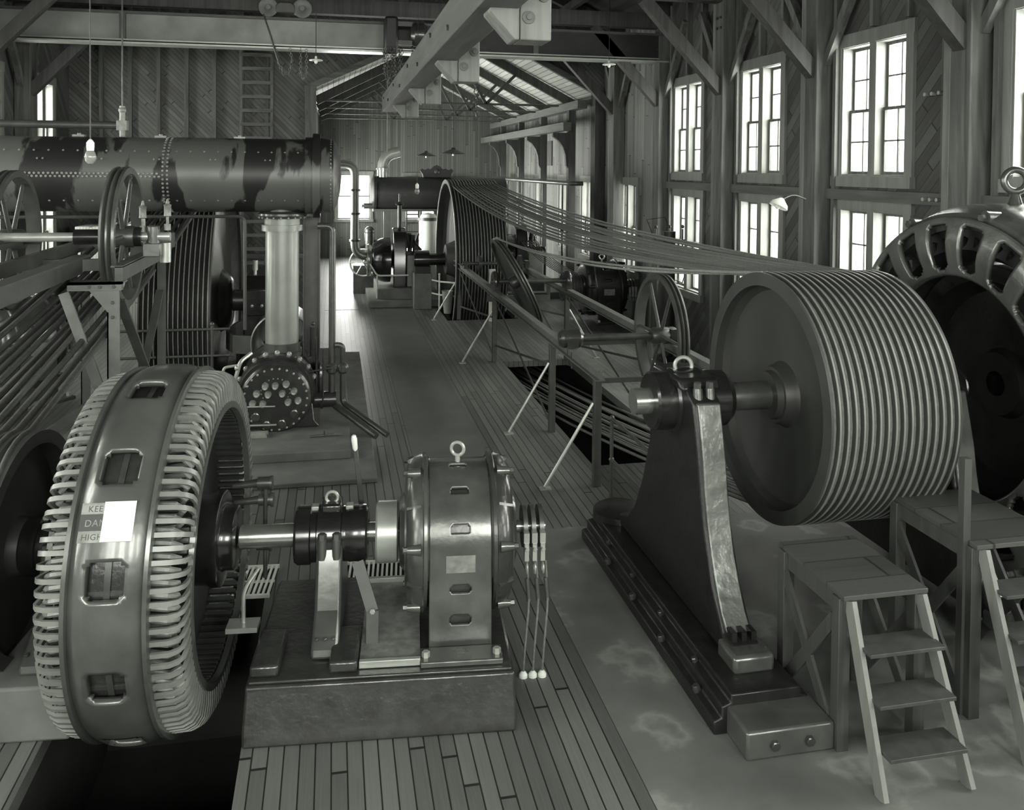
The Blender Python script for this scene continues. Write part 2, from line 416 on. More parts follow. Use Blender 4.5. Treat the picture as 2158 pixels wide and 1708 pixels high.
# roofs
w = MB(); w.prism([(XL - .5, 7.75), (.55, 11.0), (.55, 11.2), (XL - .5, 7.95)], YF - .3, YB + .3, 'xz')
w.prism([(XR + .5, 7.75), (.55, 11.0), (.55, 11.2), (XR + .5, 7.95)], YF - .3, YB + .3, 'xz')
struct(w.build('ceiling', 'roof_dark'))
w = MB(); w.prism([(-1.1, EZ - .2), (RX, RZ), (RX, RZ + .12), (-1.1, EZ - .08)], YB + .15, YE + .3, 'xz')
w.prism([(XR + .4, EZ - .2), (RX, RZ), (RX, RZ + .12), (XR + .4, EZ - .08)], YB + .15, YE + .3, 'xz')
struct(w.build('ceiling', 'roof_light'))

# windows -------------------------------------------------------------------
def side_window(n, x, sgn, y0, y1, z0, z1, muntins=True):
    """pair of double-hung sashes in a side wall; sgn = +1 when the wall is at +x"""
    t = thing('window_%d' % n, None, None, (x, (y0 + y1) / 2, z0), kind='structure')
    h = z1 - z0; w = (y1 - y0) / 2; m = MB(); s = -sgn
    def bx(mb, xa, xb, ya, yb, za, zb): mb.box(min(xa * s, xb * s), max(xa * s, xb * s), ya, yb, za, zb)
    # casing on the inner face, jambs through the wall
    for a, b in ((-w - .06, -w + .1), (w - .1, w + .06)): bx(m, 0, .05, a, b, -.1, h + .06)
    bx(m, 0, .055, -w - .08, w + .08, h - .02, h + .18); bx(m, 0, .09, -w - .08, w + .08, -.16, 0)
    for a, b in ((-w + .1, -w + .13), (w - .13, w - .1), (-.08, .08)): bx(m, -.28, .03, a, b, 0, h)
    bx(m, -.28, .02, -w + .1, w - .1, h - .03, h); bx(m, -.28, .02, -w + .1, w - .1, 0, .03)
    m.build('window_frame', 'paint_trim', t)
    for c, d in ((-w + .13, -.08), (.08, w - .13)):
        for k, (za, zb, dx) in enumerate(((.03, h / 2 + .02, -.14), (h / 2 - .02, h - .03, -.19))):
            q = MB(); bw = .045
            bx(q, dx, dx + .04, c, c + bw, za, zb); bx(q, dx, dx + .04, d - bw, d, za, zb)
            bx(q, dx, dx + .04, c + bw, d - bw, za, za + bw); bx(q, dx, dx + .04, c + bw, d - bw, zb - bw, zb)
            if muntins:
                mc = (c + d) / 2; mz = (za + zb) / 2
                bx(q, dx + .008, dx + .032, mc - .011, mc + .011, za, zb); bx(q, dx + .008, dx + .032, c, d, mz - .011, mz + .011)
            sa = q.build('sash', 'timber_z', t)
            g = MB(); bx(g, dx + .017, dx + .021, c + bw - .005, d - bw + .005, za + bw - .005, zb - bw + .005)
            g.build('pane', 'glass', sa)
    return t
n = 1
for a, b in RW: side_window(n, XR, 1, a, b, *ZU); side_window(n + 1, XR, 1, a, b, *ZL); n += 2
for a, b in RR: side_window(n, XR, 1, a, b, 1.3, 3.6); n += 1
for a, b in LW: side_window(n, XL, -1, a, b, *ZU); side_window(n + 1, XL, -1, a, b, *ZL); n += 2
for a, b in [(26.0, 27.6), (29.6, 31.2), (33.2, 34.8), (36.2, 37.8)]:
    side_window(n, -.6, -1, a - .1, b + .1, 1.4, 3.8); n += 1
def end_window(n, y, sgn, x0, x1, z0, z1):
    t = thing('window_%d' % n, None, None, ((x0 + x1) / 2, y, z0), kind='structure')
    w = (x1 - x0) / 2; h = z1 - z0; s = -sgn; m = MB()
    def bx(mb, ya, yb, xa, xb, za, zb): mb.box(xa, xb, min(ya * s, yb * s), max(ya * s, yb * s), za, zb)
    for a, b in ((-w - .12, -w + .02), (w - .02, w + .12)): bx(m, 0, .05, a, b, -.1, h + .12)
    bx(m, 0, .055, -w - .14, w + .14, h - .02, h + .14); bx(m, 0, .1, -w - .14, w + .14, -.12, 0)
    bx(m, -.2, .02, -.03, .03, 0, h)
    m.build('window_frame', 'paint_trim', t)
    q = MB()
    for c, d in ((-w, -.03), (.03, w)):
        bx(q, -.14, -.1, c, c + .05, 0, h); bx(q, -.14, -.1, d - .05, d, 0, h)
        for z in (0, h / 2, h - .05): bx(q, -.14, -.1, c, d, z, z + .05)
    sa = q.build('sash', 'timber_z', t)
    g = MB(); bx(g, -.122, -.118, -w, w, 0, h); g.build('pane', 'glass', sa)
end_window(n, YE, 1, .2, 1.65, 1.66, 3.66); n += 1
end_window(n, YE, 1, 3.2, 4.6, 1.66, 3.6); n += 1
for x in (-4.6, -1.6, 1.9, 5.0): end_window(n, YF, -1, x - .9, x + .9, 3.5, 6.4); n += 1  # these last windows are out of view, added for fill light

# wainscot and battens on the far wall
w = MB(); w.box(-.6, XR, YE - .03, YE, 0, 1.45); struct(w.build('baseboard_far', 'wall_vert_back'))
# studs of the cross wall
X_ST = [-5.9, -5.2, -4.5, -3.8, -3.1, -2.4, -1.75]
for i, x in enumerate(X_ST):
    struct(flat_box('trim_stud', x - .05, x + .05, YB - .13, YB, 0, 10.0, 'timber_z'))
struct(flat_box('trim_rail', XL, -.6, YB - .14, YB, 1.5, 1.62, 'timber_x'))
# opening jambs, rakes
struct(flat_box('trim_jamb', -.75, -.45, YB - .16, YB + .25, 0, EZ + .05, 'timber_z'))
struct(flat_box('trim_jamb', XR - .32, XR - .02, YB - .16, YB + .25, 0, EZ + .1, 'timber_dark'))
for q in ((-.75, -.1, RX, RZ - .12), (XR, -.1, RX, RZ - .12)):
    m = MB().bar((q[0], YB - .06, EZ - .05), (q[2], YB - .06, RZ - .05), .16, .16); struct(m.build('trim_rake', 'timber_x'))

# posts of the right wall, girts, braces
YPL = [-3.4, 0.0, 3.4, 6.8, 10.2, 13.6, 17.0, 20.4]
YP = [-1.0, 2.4, 5.75, 9.15, 12.5, 15.85, 19.2, 22.5]
for y in YP:
    for x, sg in ((XR, -1), (XL, 1)):
        y0_ = y; y = y if sg < 0 else YPL[YP.index(y0_)]
        t = thing('timber_post', ('squared timber wall post bolted between the %s windows' % ('tall right' if sg < 0 else 'left')) , 'post', (x + sg * .17, y, 0), group='right wall posts' if sg < 0 else 'left wall posts')
        t['label'] = 'square timber post standing against the wall with the tall windows' if sg < 0 else 'square timber post with knee brace standing against the left side wall'
        MB().box(-.16, .16, -.17, .17, 0, 7.6).build('post', 'timber_z', t, bevel=.012)
        MB().box(-sg * .0 - .06 + (-.1 if sg < 0 else .1), .06 + (-.1 if sg < 0 else .1), .17, .3, 0, 7.6).build('side_plank', 'timber_pale_z' if sg < 0 else 'timber_z', t, bevel=.01)
        MB().bar((sg * .1, 0, 5.55), (sg * 1.75, 0, 7.3), .2, .22).build('knee_brace', 'timber_dark', t)
        for dy in (-1.25, 1.25):
            MB().bar((-sg * .02, dy * .12, 5.7), (-sg * .02, dy, 7.3), .11, .13).build('wall_brace', 'timber_z', t)
        b = MB()
        for z in (7.0, 6.8): b.hexbolt((sg * .16, -.08, z), (sg, 0, 0), .03, .03); b.hexbolt((sg * .16, .08, z), (sg, 0, 0), .03, .03)
        b.build('bolt', 'steel_dark', t)
        y = y0_
for a, b in zip(YP, YP[1:]):
    if b < 20: struct(flat_box('trim_girt', XR - .14, XR, a + .17, b - .17, 3.56, 3.72, 'timber_pale'))
    if b < 20:
        for y in (a + .55, b - .33): struct(flat_box('trim_stud', XR - .12, XR, y - .04, y + .04, 0, 7.8, 'timber_z'))
        for y in (a + 1.3, a + 2.1): struct(flat_box('trim_stud', XR - .12, XR, y - .04, y + .04, 6.12, 7.8, 'timber_z'))
for a, b in zip(YPL, YPL[1:]): struct(flat_box('trim_girt', XL, XL + .14, a + .17, b - .17, 3.56, 3.72, 'timber_y'))
# roof trusses of the hall: tie beam, rafters
for i, y in enumerate(YP):
    t = thing('roof_truss', 'dark timber roof truss spanning the hall from wall to wall', 'truss', (.55, y, 7.3), group='roof trusses of the hall')
    MB().box(XL - .55, XR - .55, -.13, .13, 0, .34).build('tie_beam', 'timber_dark', t)
    MB().bar((XL - .55, 0, .45), (0, 0, 3.6), .22, .28, (0, 0, 1)).build('rafter', 'timber_dark', t)
    MB().bar((XR - .55, 0, .45), (0, 0, 3.6), .22, .28, (0, 0, 1)).build('rafter', 'timber_dark', t)
    for x in (-3.6, 3.6): MB().bar((x, 0, .3), (x * .5, 0, 2.7), .18, .18).build('strut', 'timber_dark', t)
    MB().bar((.95, 0, .1), (.95, 0, 3.1), .24, .24).build('king_post', 'timber_dark', t)
for x, z in ((-5.0, 8.25), (-3.2, 9.05), (-1.4, 9.85), (2.5, 9.85), (4.3, 9.05), (6.1, 8.25)):
    struct(flat_box('trim_purlin', x - .07, x + .07, YF, YB, z - .1, z + .1, 'timber_dark'))
# ---- far room carpentry
def rear_post(y):
    t = thing('timber_post', 'dark post with curved bracket carrying the long ledger beam of the far room', 'post', (7.2, y, 0), group='bracketed posts of the far room')
    MB().box(-.11, .11, -.12, .12, 0, 5.98).build('post', 'timber_dark', t)
    pr = [(-.11, 5.1), (-.55, 5.1), (-.55, 4.98)] + [(-.11 - .44 * math.cos(a), 4.98 - .85 * math.sin(a) ** 1.0) for a in [math.radians(x) for x in (15, 30, 50, 70, 90)]]
    pr = [(-.11, 5.1), (-.6, 5.1), (-.6, 4.98), (-.42, 4.86), (-.28, 4.66), (-.2, 4.42), (-.17, 4.1), (-.11, 4.0)]
    MB().prism(pr, -.09, .09, 'xz').build('bracket', 'timber_dark', t)
for y in (25.6, 29.2, 32.8, 36.4): rear_post(y)
t = tag(MB().box(6.62, 6.86, 24.4, 38.8, 5.12, 5.36).build('ledger_beam', 'timber_pale'), 'pale ledger beam carried on curved brackets along the far room', 'beam')
t = tag(MB().box(7.05, 7.35, 24.4, 38.85, 5.78, 6.02).build('wall_plate', 'timber_pale'), 'pale timber plate under the eaves of the far room', 'beam')
for i, y in enumerate((26.6, 29.8, 33.0, 36.2)):
    t = thing('roof_truss', 'dark rafter frame with tie rod under the pale roof boards of the far room', 'truss', (RX, y, 5.9), group='roof frames of the far room')
    for sg in (-1, 1):
        MB().bar((sg * 4.1, 0, .08), (0, 0, 2.2), .16, .26).build('rafter', 'timber_dark', t)
        MB().bar((sg * 1.1, 0, .1), (sg * 2.1, 0, 1.1), .09, .09).build('strut', 'timber_dark', t)
        MB().bar((sg * 1.1, 0, .1), (0, 0, 2.1), .09, .09).build('strut', 'timber_dark', t)
    MB().cyl((-4.1, 0, .1), (4.1, 0, .1), .035).build('tie_rod', 'steel_dark', t)
t = thing('chain_hoist', 'dark chain hanging under the far roof rafters', 'chain', (4.15, 25.2, 5.6))
def chain(mb, pts, r=.025, link=.07):
    pts = [Vector(p) for p in pts]; acc = 0; k = 0
    for a, b in zip(pts, pts[1:]):
        L_ = (b - a).length; d = (b - a) / max(L_, 1e-6); s_ = 0
        while s_ < L_:
            c = a + d * s_; side = d.cross(Vector((0, 1, 0)) if k % 2 else Vector((1, 0, .3)))
            if side.length < .1: side = d.cross(Vector((1, 0, 0)))
            side.normalize(); h = link * .62
            loop = [c + d * (h * math.cos(q)) + side * (r * math.sin(q) * 1.2) for q in [2 * PI * j / 8 for j in range(8)]]
            mb.tube(loop, r * .28, 4, closed=True); s_ += link; k += 1
    return mb
chain(MB(), [(0, 0, 0), (0, 0, 2.42)], .05, .13).build('chain', 'steel_dark', t)
MB().tube([(0, 0, 0), (.06, 0, -.1), (0, 0, -.2), (-.08, 0, -.12)], .02).build('hook', 'steel_dark', t)
# small shelves and frame on the right wall of the far room
tag(MB().box(XR - .04, XR, 30.2, 30.9, 4.1, 5.0).build('picture_frame', 'timber_dark'), 'dark narrow picture frame on the pale wall of the far room', 'picture frame')
t = thing('wall_shelf', 'narrow dark shelf board fixed to the end wall above the horizontal tank', 'shelf', (4.9, YE - .15, 3.5))
MB().box(-1.9, 1.2, -.12, .12, 0, .05).build('board', 'timber_dark', t); MB().box(-1.6, -1.5, -.1, .12, -.25, 0).box(.8, .9, -.1, .12, -.25, 0).build('bracket', 'timber_dark', t)

# ---- spine timber with hanging blocks
t = thing('overhead_beam', 'long pale squared beam with bolt holes hanging overhead and ending by the crane', 'beam', (1.15, 10., 5.14))
MB().box(-.15, .15, -8.5, 8.0, 0, .34).build('beam', 'timber_pale', t, bevel=.008)
b = MB()
for i in range(12): b.hexbolt((-.15, -8 + i * 1.4, .1 + .14 * (i % 2)), (-1, 0, 0), .028, .02)
b.build('bolt', 'steel_dark', t)
HL = ['nearest hanging timber block with round washers under the roof', 'second hanging timber block behind the nearest one along the overhead beam',
      'third hanging timber block along the overhead beam', 'farthest hanging timber block at the end of the overhead beam']
for i, (y, lab) in enumerate(zip((6.05, 9.15, 12.5, 15.85), HL)):
    t = thing('hanging_block', lab, 'timber block', (1.5, y, 4.92))
    MB().box(-.19, .04, -.02, .26, 0, 2.36 if i < 2 else .7).build('hanger', 'timber_pale_z', t, bevel=.01)
    MB().prism([(-.195, .0), (-.195, .56), (-.215, .56), (-.215, .24), (-.41, .24), (-.41, .2), (-.23, .0)], -.02, .26, 'xz').build('corbel', 'timber_pale_z', t, bevel=.008)
    w = MB()
    for x, z in ((-.13, .16), (-.02, .32)): w.lathe([(0, .048), (.014, .046), (.02, .022), (.035, .02), (.035, 0)], (x, -.02, z), (0, -1, 0), 20)
    w.build('washer', 'timber_pale', t)
# ---- travelling crane
t = thing('travelling_crane', 'long steel crane girder with pale painted web crossing the hall under the roof', 'crane', (0, 19.2, 6.5))
MB().box(XL + .1, XR - .1, -.22, .22, 0, .035).box(XL + .1, XR - .1, -.16, .16, .07, .1).build('bottom_flange', 'steel_pale', t)
MB().box(XL + .1, 1.2, -.1, .1, .1, .62).build('web', 'crane_paint', t)
MB().box(1.2, XR - .1, -.1, .1, .1, .62).build('web', 'black_dull', t)  # right half of the web blackened, its lack of light painted in
MB().box(XL + .1, XR - .1, -.2, .2, .62, .67).build('top_flange', 'frame_paint', t)
for x in (-4.25, 1.2, 4.5): MB().box(x - .06, x + .06, -.19, .19, .1, .62).build('stiffener', 'frame_paint', t)
t = thing('crane_trolley', 'two wheeled trolley axle box standing on top of the crane girder', 'trolley', (-1.0, 19.2, 7.17))
for x in (-.35, .35): MB().lathe([(-.05, 0), (-.05, .17), (0, .17), (.03, .2), (.05, .2), (.05, .12), (.03, .06), (.07, .05), (.07, 0)], (x, -.16, .2), (0, -1, 0), 28).build('wheel', 'frame_paint_pale', t)
MB().prism([(-.2, .1), (.2, .1), (.2, .25), (.12, .32), (-.12, .32), (-.2, .25)], -.24, .12, 'xz').build('axle_box', 'frame_paint', t, bevel=.02)
MB().tube([(-.45, -.2, .05), (-.3, -.24, -.4), (-.2, -.24, -.75), (-.12, -.24, -1.0)], .018).build('lever', 'steel_dark', t)
t = thing('chain_loop', 'loops of pale chain hanging below the crane girder beside its trolley', 'chain', (-1.0, 18.97, 6.5))
chain(MB(), [(-.2, 0, 0), (-.12, 0, -.35), (-.02, 0, -.55), (.08, 0, -.5), (.14, 0, -.25), (.1, 0, 0)], .022, .06).build('chain', 'frame_paint_pale', t)
chain(MB(), [(.32, 0, 0), (.32, 0, -.5), (.38, 0, -.62), (.44, 0, -.5), (.44, 0, 0)], .022, .06).build('chain', 'frame_paint_pale', t)
t = thing('chain_hoist', 'geared chain hoist block with a bundle of looped chain on the crane girder', 'hoist', (1.35, 18.7, 6.4))
MB().box(-.28, .0, -.3, .3, -.0, .8).build('housing', 'black_dull', t, bevel=.05)
MB().lathe([(-.18, 0), (-.18, .2), (-.1, .26), (.1, .26), (.18, .2), (.18, 0)], (.45, -.1, .45), (1, 0, 0), 24).build('drum', 'cast_dark', t)
MB().box(.0, .3, -.25, .1, .2, .3).box(.0, .3, -.25, .1, .6, .7).build('bracket', 'frame_paint', t)
ch = MB()
for k in range(7):
    x0 = -.3 + random.uniform(-.05, .05) + k * .05; x1 = x0 + random.uniform(.15, .5); dz = random.uniform(.35, .75); y = -.36 - .015 * k
    chain(ch, [(x0, y, .1), (x0 + .03, y, -dz * .7), ((x0 + x1) / 2, y, -dz), (x1 - .02, y, -dz * .6), (x1, y, .1)], .022, .06)
ch.build('chain_bundle', 'steel_dark', t)
MB().cyl((-.22, -.3, -.1), (-.22, -.3, -2.1), .008).build('pull_cord', 'steel_dark', t)
# ladder on the cross wall
t = thing('wall_ladder', 'wooden ladder fixed upright on the diagonal boarded wall behind the riveted tank', 'ladder', (-2.0, YB - .3, 0))
for x in (-.40, .40): MB().box(x - .04, x + .04, -.05, .05, 0, 7.6).build('side_rail', 'timber_z', t)
for i in range(20): MB().box(-.4, .4, -.07, -.03, .25 + i * .37, .34 + i * .37).build('rung', 'timber_x', t)

# ---- lamps
def lamp(name, label, x, y, z, r, ztop, shade='white_enamel', cone=.45, bulb=True):
    t = thing(name, label, 'lamp', (x, y, z))
    MB().lathe([(0, r), (.015, r), (r * cone, r * .18), (r * cone + .05, r * .14), (r * cone + .05, 0), (r * cone - .01, 0), (r * cone - .01, r * .15), (0, r - .01)], (0, 0, 0), (0, 0, 1), 32).build('shade', shade, t)
    MB().cyl((0, 0, r * cone), (0, 0, ztop - z), .008, n=6).build('cord', 'black_dull', t)
    if bulb: MB().ball((0, 0, -.02), .035, sz=1.3).build('bulb', 'white_enamel', t)
lamp('pendant_lamp', 'dark wide conical pendant lamp shade, the larger of the pair over the far tank', 3.95, 28.6, 4.45, .42, 8.06, 'black_dull', .4)
lamp('pendant_lamp', 'dark conical pendant lamp shade, the smaller of the pair over the far tank', 3.3, 31.0, 4.4, .36, 8.08, 'black_dull', .4)
lamp('pendant_lamp', 'small white enamel lamp shade hanging before the diagonal boarded wall', -.35, 18.4, 6.2, .14, 10.58, 'white_enamel', .3)
lamp('pendant_lamp', 'small white lamp shade hanging high in the dark roof corner by the right windows', 6.1, 18.6, 6.35, .15, 8.5, 'white_enamel', .3)
def bulb(label, x, y, z, ztop, s=1.):
    t = thing('light_bulb', label, 'light bulb', (x, y, z))
    MB().lathe([(0, 0), (.005, .022), (.03, .042), (.065, .05), (.1, .04), (.13, .025)], (0, 0, 0), (0, 0, 1), 16).xf(Matrix.Scale(s, 4)).build('bulb', 'gauge_glass', t)
    MB().lathe([(.12, .03), (.15, .033), (.19, .033), (.21, .02), (.23, 0)], (0, 0, 0), (0, 0, 1), 16).xf(Matrix.Scale(s, 4)).build('socket', 'white_enamel', t)
    MB().cyl((0, 0, .2 * s), (0, 0, ztop - z), .004, n=6).build('cord', 'black_dull', t)
bulb('bare light bulb on a cord hanging before the riveted tank', -1.56, 6.1, 4.0, 10.05, .75)
bulb('bare light bulb on a cord hanging before the far black tank', 1.75, 18.2, 3.42, 10.45, 1.1)
bulb('bare light bulb on a cord hanging before the far end wall boards', 2.2, 33.0, 4.3, 7.53, 1.6)
t = thing('wall_lamp', 'white shaded lamp on a bent arm fixed to a timber post between windows', 'lamp', (7.3, 12.3, 3.55))
MB().tube(path([(0, 0, 0), (-.22, 0, .08), (-.4, 0, 0)], .1), .012).build('arm', 'steel_dark', t)
MB().lathe([(0, .15), (.06, .13), (.12, .06), (.15, .03), (.15, 0)], (-.47, 0, -.12), (.5, 0, 1), 24).build('shade', 'white_enamel', t)
MB().ball((-.48, 0, -.12), .04).build('bulb', 'white_enamel', t)
# ================================================================== FRONT LEFT GENERATING SET (shaft nearly along x)
AX, AY, AZ, AROT = 1.55, 6.82, 1.06, -0.09
def on_axis(x):  # a point of the set's shaft line, at floor level
    return (AX + (x - AX) * math.cos(AROT), AY + (x - AX) * math.sin(AROT), 0)
# bedplate
t = thing('machine_bedplate', 'dark glossy cast bedplate carrying the small motor and the shaft bearing', 'bedplate', on_axis(.5), AROT)
MB().prism([(-.98, 0), (.74, 0), (.74, .12), (.68, .3), (.68, .36), (-.86, .36), (-.86, .3), (-.98, .12)], -1.02, .88, 'yz').build('base', 'cast_dark', t, bevel=.02)
MB().box(-1.0, .86, -.84, .66, .36, .385).build('top_pad', 'cast_dark', t, bevel=.01)
m = MB()
for x in (-.9, -.35): m.box(x - .1, x + .1, -.8, -.3, .385, .47)
m.build('rib', 'cast_dark', t, bevel=.02)
t = thing('sheet_metal_tray', 'worn mottled metal tray lying on the bedplate between bearing and small motor', 'tray', on_axis(.48), AROT)
MB().box(-.22, .22, -.72, .5, .388, .40).build('plate', 'coil', t)
MB().box(-.22, .22, -.76, -.72, .388, .44).box(-.22, .22, .5, .54, .388, .44).build('lip', 'steel_pale', t, bevel=.005)

# generator -----------------------------------------------------------------
GX = -1.3; R0 = 1.36
t = thing('ring_generator', 'huge upright ring generator with slotted iron band and comb of curved end fingers', 'generator', on_axis(GX), AROT)
# outer yoke with windows
bm = MB(); NA, NX = 360, 20
def yoke_r(s): return R0 - .055 * abs(s) ** 5 * 1.0 - (.05 if abs(s) > .98 else 0)
grid = []
for i in range(NA):
    a = 2 * PI * i / NA; row = []
    for j in range(NX + 1):
        s_ = -1 + 2 * j / NX
        r = R0 - .075 * abs(s_) ** 2.6
        row.append(bm.bm.verts.new((.25 * s_, -r * math.sin(a), AZ + r * math.cos(a))))
    grid.append(row)
for i in range(NA):
    deg = (i + .5) * 360 / NA; k = (deg - 17) % 30; k = k if k < 15 else k - 30
    for j in range(NX):
        sx = (j + .5) - NX / 2
        q = [grid[i][j], grid[(i + 1) % NA][j], grid[(i + 1) % NA][j + 1], grid[i][j + 1]]
        inside = abs(k) < 5 and abs(sx) < 5
        if inside:
            ca = abs(k) > 4 and abs(sx) > 4; cb = (abs(k) > 4 and abs(sx) > 3) or (abs(k) > 3 and abs(sx) > 4)
            if ca: pass
            else: continue
        bm.bm.faces.new(q)
bm.build('yoke', 'cast_frame', t, solid=.05)
m = MB()
for sg in (-1, 1): m.lathe([(sg * .225, 1.30), (sg * .235, 1.335), (sg * .262, 1.335), (sg * .27, 1.30), (sg * .262, 1.24), (sg * .225, 1.24)], (0, 0, AZ), (1, 0, 0), 120, closed=True)
m.build('flange', 'cast_frame', t)
MB().lathe([(-.2, 1.26), (.2, 1.26), (.2, 1.02), (-.2, 1.02)], (0, 0, AZ), (1, 0, 0), 120, closed=True).build('stator_core', 'cast_dark', t)
m = MB()
for i in range(24):
    a = 2 * PI * (i + .4) / 24
    m.bar((-.2, -1.262 * math.sin(a), AZ + 1.262 * math.cos(a)), (.2, -1.262 * math.sin(a), AZ + 1.262 * math.cos(a)), .03, .012, (0, -math.sin(a), math.cos(a)))
m.lathe([(-.02, 1.262), (-.02, 1.275), (.02, 1.275), (.02, 1.262)], (0, 0, AZ), (1, 0, 0), 120, closed=True)
m.build('core_stack', 'steel_dark', t)
# end fingers on both sides
NF = 96
for sg, far in ((1, .46), (-1, .46)):
    m = MB()
    for i in range(NF):
        a = 2 * PI * (i + .5) / NF; ca, sa = math.cos(a), math.sin(a)
        prof = [(.255, 1.30), (.38, 1.29), (.435, 1.262), (.466, 1.21), (.47, 1.12), (.462, 1.03)]
        w_ = .032
        P = []
        for (x, r) in prof:
            for dr, dt in ((0, -1), (0, 1), (-.022, 1), (-.022, -1)):
                rr = r + (dr if x < .44 else 0); xx = x + (dr if x >= .44 else 0)
                th = dt * w_ / 2
                P.append((sg * xx, -(rr * sa + th * ca), AZ + rr * ca - th * sa))
        F = []
        for k in range(len(prof) - 1):
            for c in range(4): F.append((k * 4 + c, k * 4 + (c + 1) % 4, k * 4 + 4 + (c + 1) % 4, k * 4 + 4 + c))
        F += [(0, 1, 2, 3), (20, 23, 22, 21)]
        m.poly(P, F)
    m.build('finger_comb', 'finger', t, smooth=40)
    r_ = MB().lathe([(sg * .44, 1.05), (sg * .475, 1.05), (sg * .475, 1.0), (sg * .43, .99)], (0, 0, AZ), (1, 0, 0), 120, closed=True)
    r_.build('inner_ring', 'cast_frame', t)
    m = MB()
    for i in range(NF):
        a = 2 * PI * i / NF; ca, sa = math.cos(a), math.sin(a)
        def pt(x, r, da=0.): return (sg * x, -r * math.sin(a + da), AZ + r * math.cos(a + da))
        m.tube([pt(.2, 1.2), pt(.36, 1.22, .01), pt(.41, 1.16, .03), pt(.36, 1.08, .05), pt(.2, 1.06, .06)], .022, 6)
    m.build('coil_end', 'coil', t)
m = MB()
for i in range(96):
    a = 2 * PI * i / 96; ca, sa = math.cos(a), math.sin(a)
    m.bar((-.42, -1.0 * sa, AZ + 1.0 * ca), (.42, -1.0 * sa, AZ + 1.0 * ca), .03, .04, (0, -sa, ca))
m.build('bore_bars', 'steel_dark', t)
MB().lathe([(-.15, .28), (-.15, .8), (-.2, .93), (-.2, .97), (.2, .97), (.2, .93), (.15, .8), (.15, .28)], (0, 0, AZ), (1, 0, 0), 96).build('rotor', 'black_dull', t)
MB().lathe([(.15, .2), (.15, .34), (.36, .34), (.4, .36), (.46, .36), (.47, .34), (.47, .25), (.49, .24), (.56, .24), (.57, .22), (.57, 0)], (0, 0, AZ), (1, 0, 0), 64).build('hub', 'black', t)
# brush holders beside the hub
m = MB()
for dz, dy in ((.28, .35), (.12, .4), (-.22, .32)):
    m.cyl((.46, dy, AZ + dz), (.66, dy, AZ + dz + .02), .022, .035); m.cyl((.66, dy, AZ + dz + .02), (.76, dy, AZ + dz + .02), .05)
    m.lathe([(0, .06), (.02, .06), (.02, 0)], (.76, dy, AZ + dz + .02), (1, 0, 0), 14)
m.cyl((.72, .36, AZ - .5), (.72, .36, AZ + .3), .018)
m.build('brush_gear', 'steel_dark', t)
MB().tube(path([(.62, -.05, .38), (.62, -.05, AZ - .4), (.72, .05, AZ - .28)], .08), .016).box(.5, .74, -.14, .02, .36, .40).build('oil_pipe', 'steel_pale', t)
# warning sign on the band
A_S = math.radians(62)
sg_n = Vector((0, -math.sin(A_S), math.cos(A_S))); sg_u = Vector((0, math.cos(A_S), math.sin(A_S)))
MS = Matrix(((1, 0, 0, 0), (0, sg_u.y, sg_n.y, 0), (0, sg_u.z, sg_n.z, 0), (0, 0, 0, 1)))
MS = Matrix.Translation(Vector((-.01, 0, AZ)) + sg_n * (R0 + .004)) @ MS
def text(body, size, mat, M, parent, name='lettering', ext=.001):
    c = bpy.data.curves.new('lettering', 'FONT'); c.body = body; c.size = size; c.extrude = ext; c.space_character = 1.1
    o = bpy.data.objects.new('lettering', c); C.objects.link(o)
    bpy.context.view_layer.update()
    me = bpy.data.meshes.new_from_object(o.evaluated_get(bpy.context.evaluated_depsgraph_get()))
    bpy.data.objects.remove(o); me.transform(M); me.materials.clear(); me.materials.append(MATS[mat])
    q = bpy.data.objects.new(name, me); C.objects.link(q); q.parent = parent
    return q
ts = thing('warning_sign', 'striped high tension warning sign fixed on the generator band', 'sign', on_axis(GX), AROT)
for (y0, y1, mt) in ((.052, .12, 'coil'), (-.05, .052, 'sign_black'), (-.12, -.05, 'coil')):
    MB().box(-.17, .16, y0, y1, 0, .004).xf(MS).build('stripe', mt, ts)
text('KEEP', .052, 'sign_black', MS @ Matrix.Translation((-.13, .066, .004)), ts)
text('DANGER', .058, 'coil', MS @ Matrix.Translation((-.14, -.022, .004)), ts)
text('HIGH', .052, 'sign_black', MS @ Matrix.Translation((-.15, -.104, .004)), ts)
MB().box(-.03, .165, -.118, .125, .0065, .009).xf(MS).build('paper_cover', 'paper', ts)

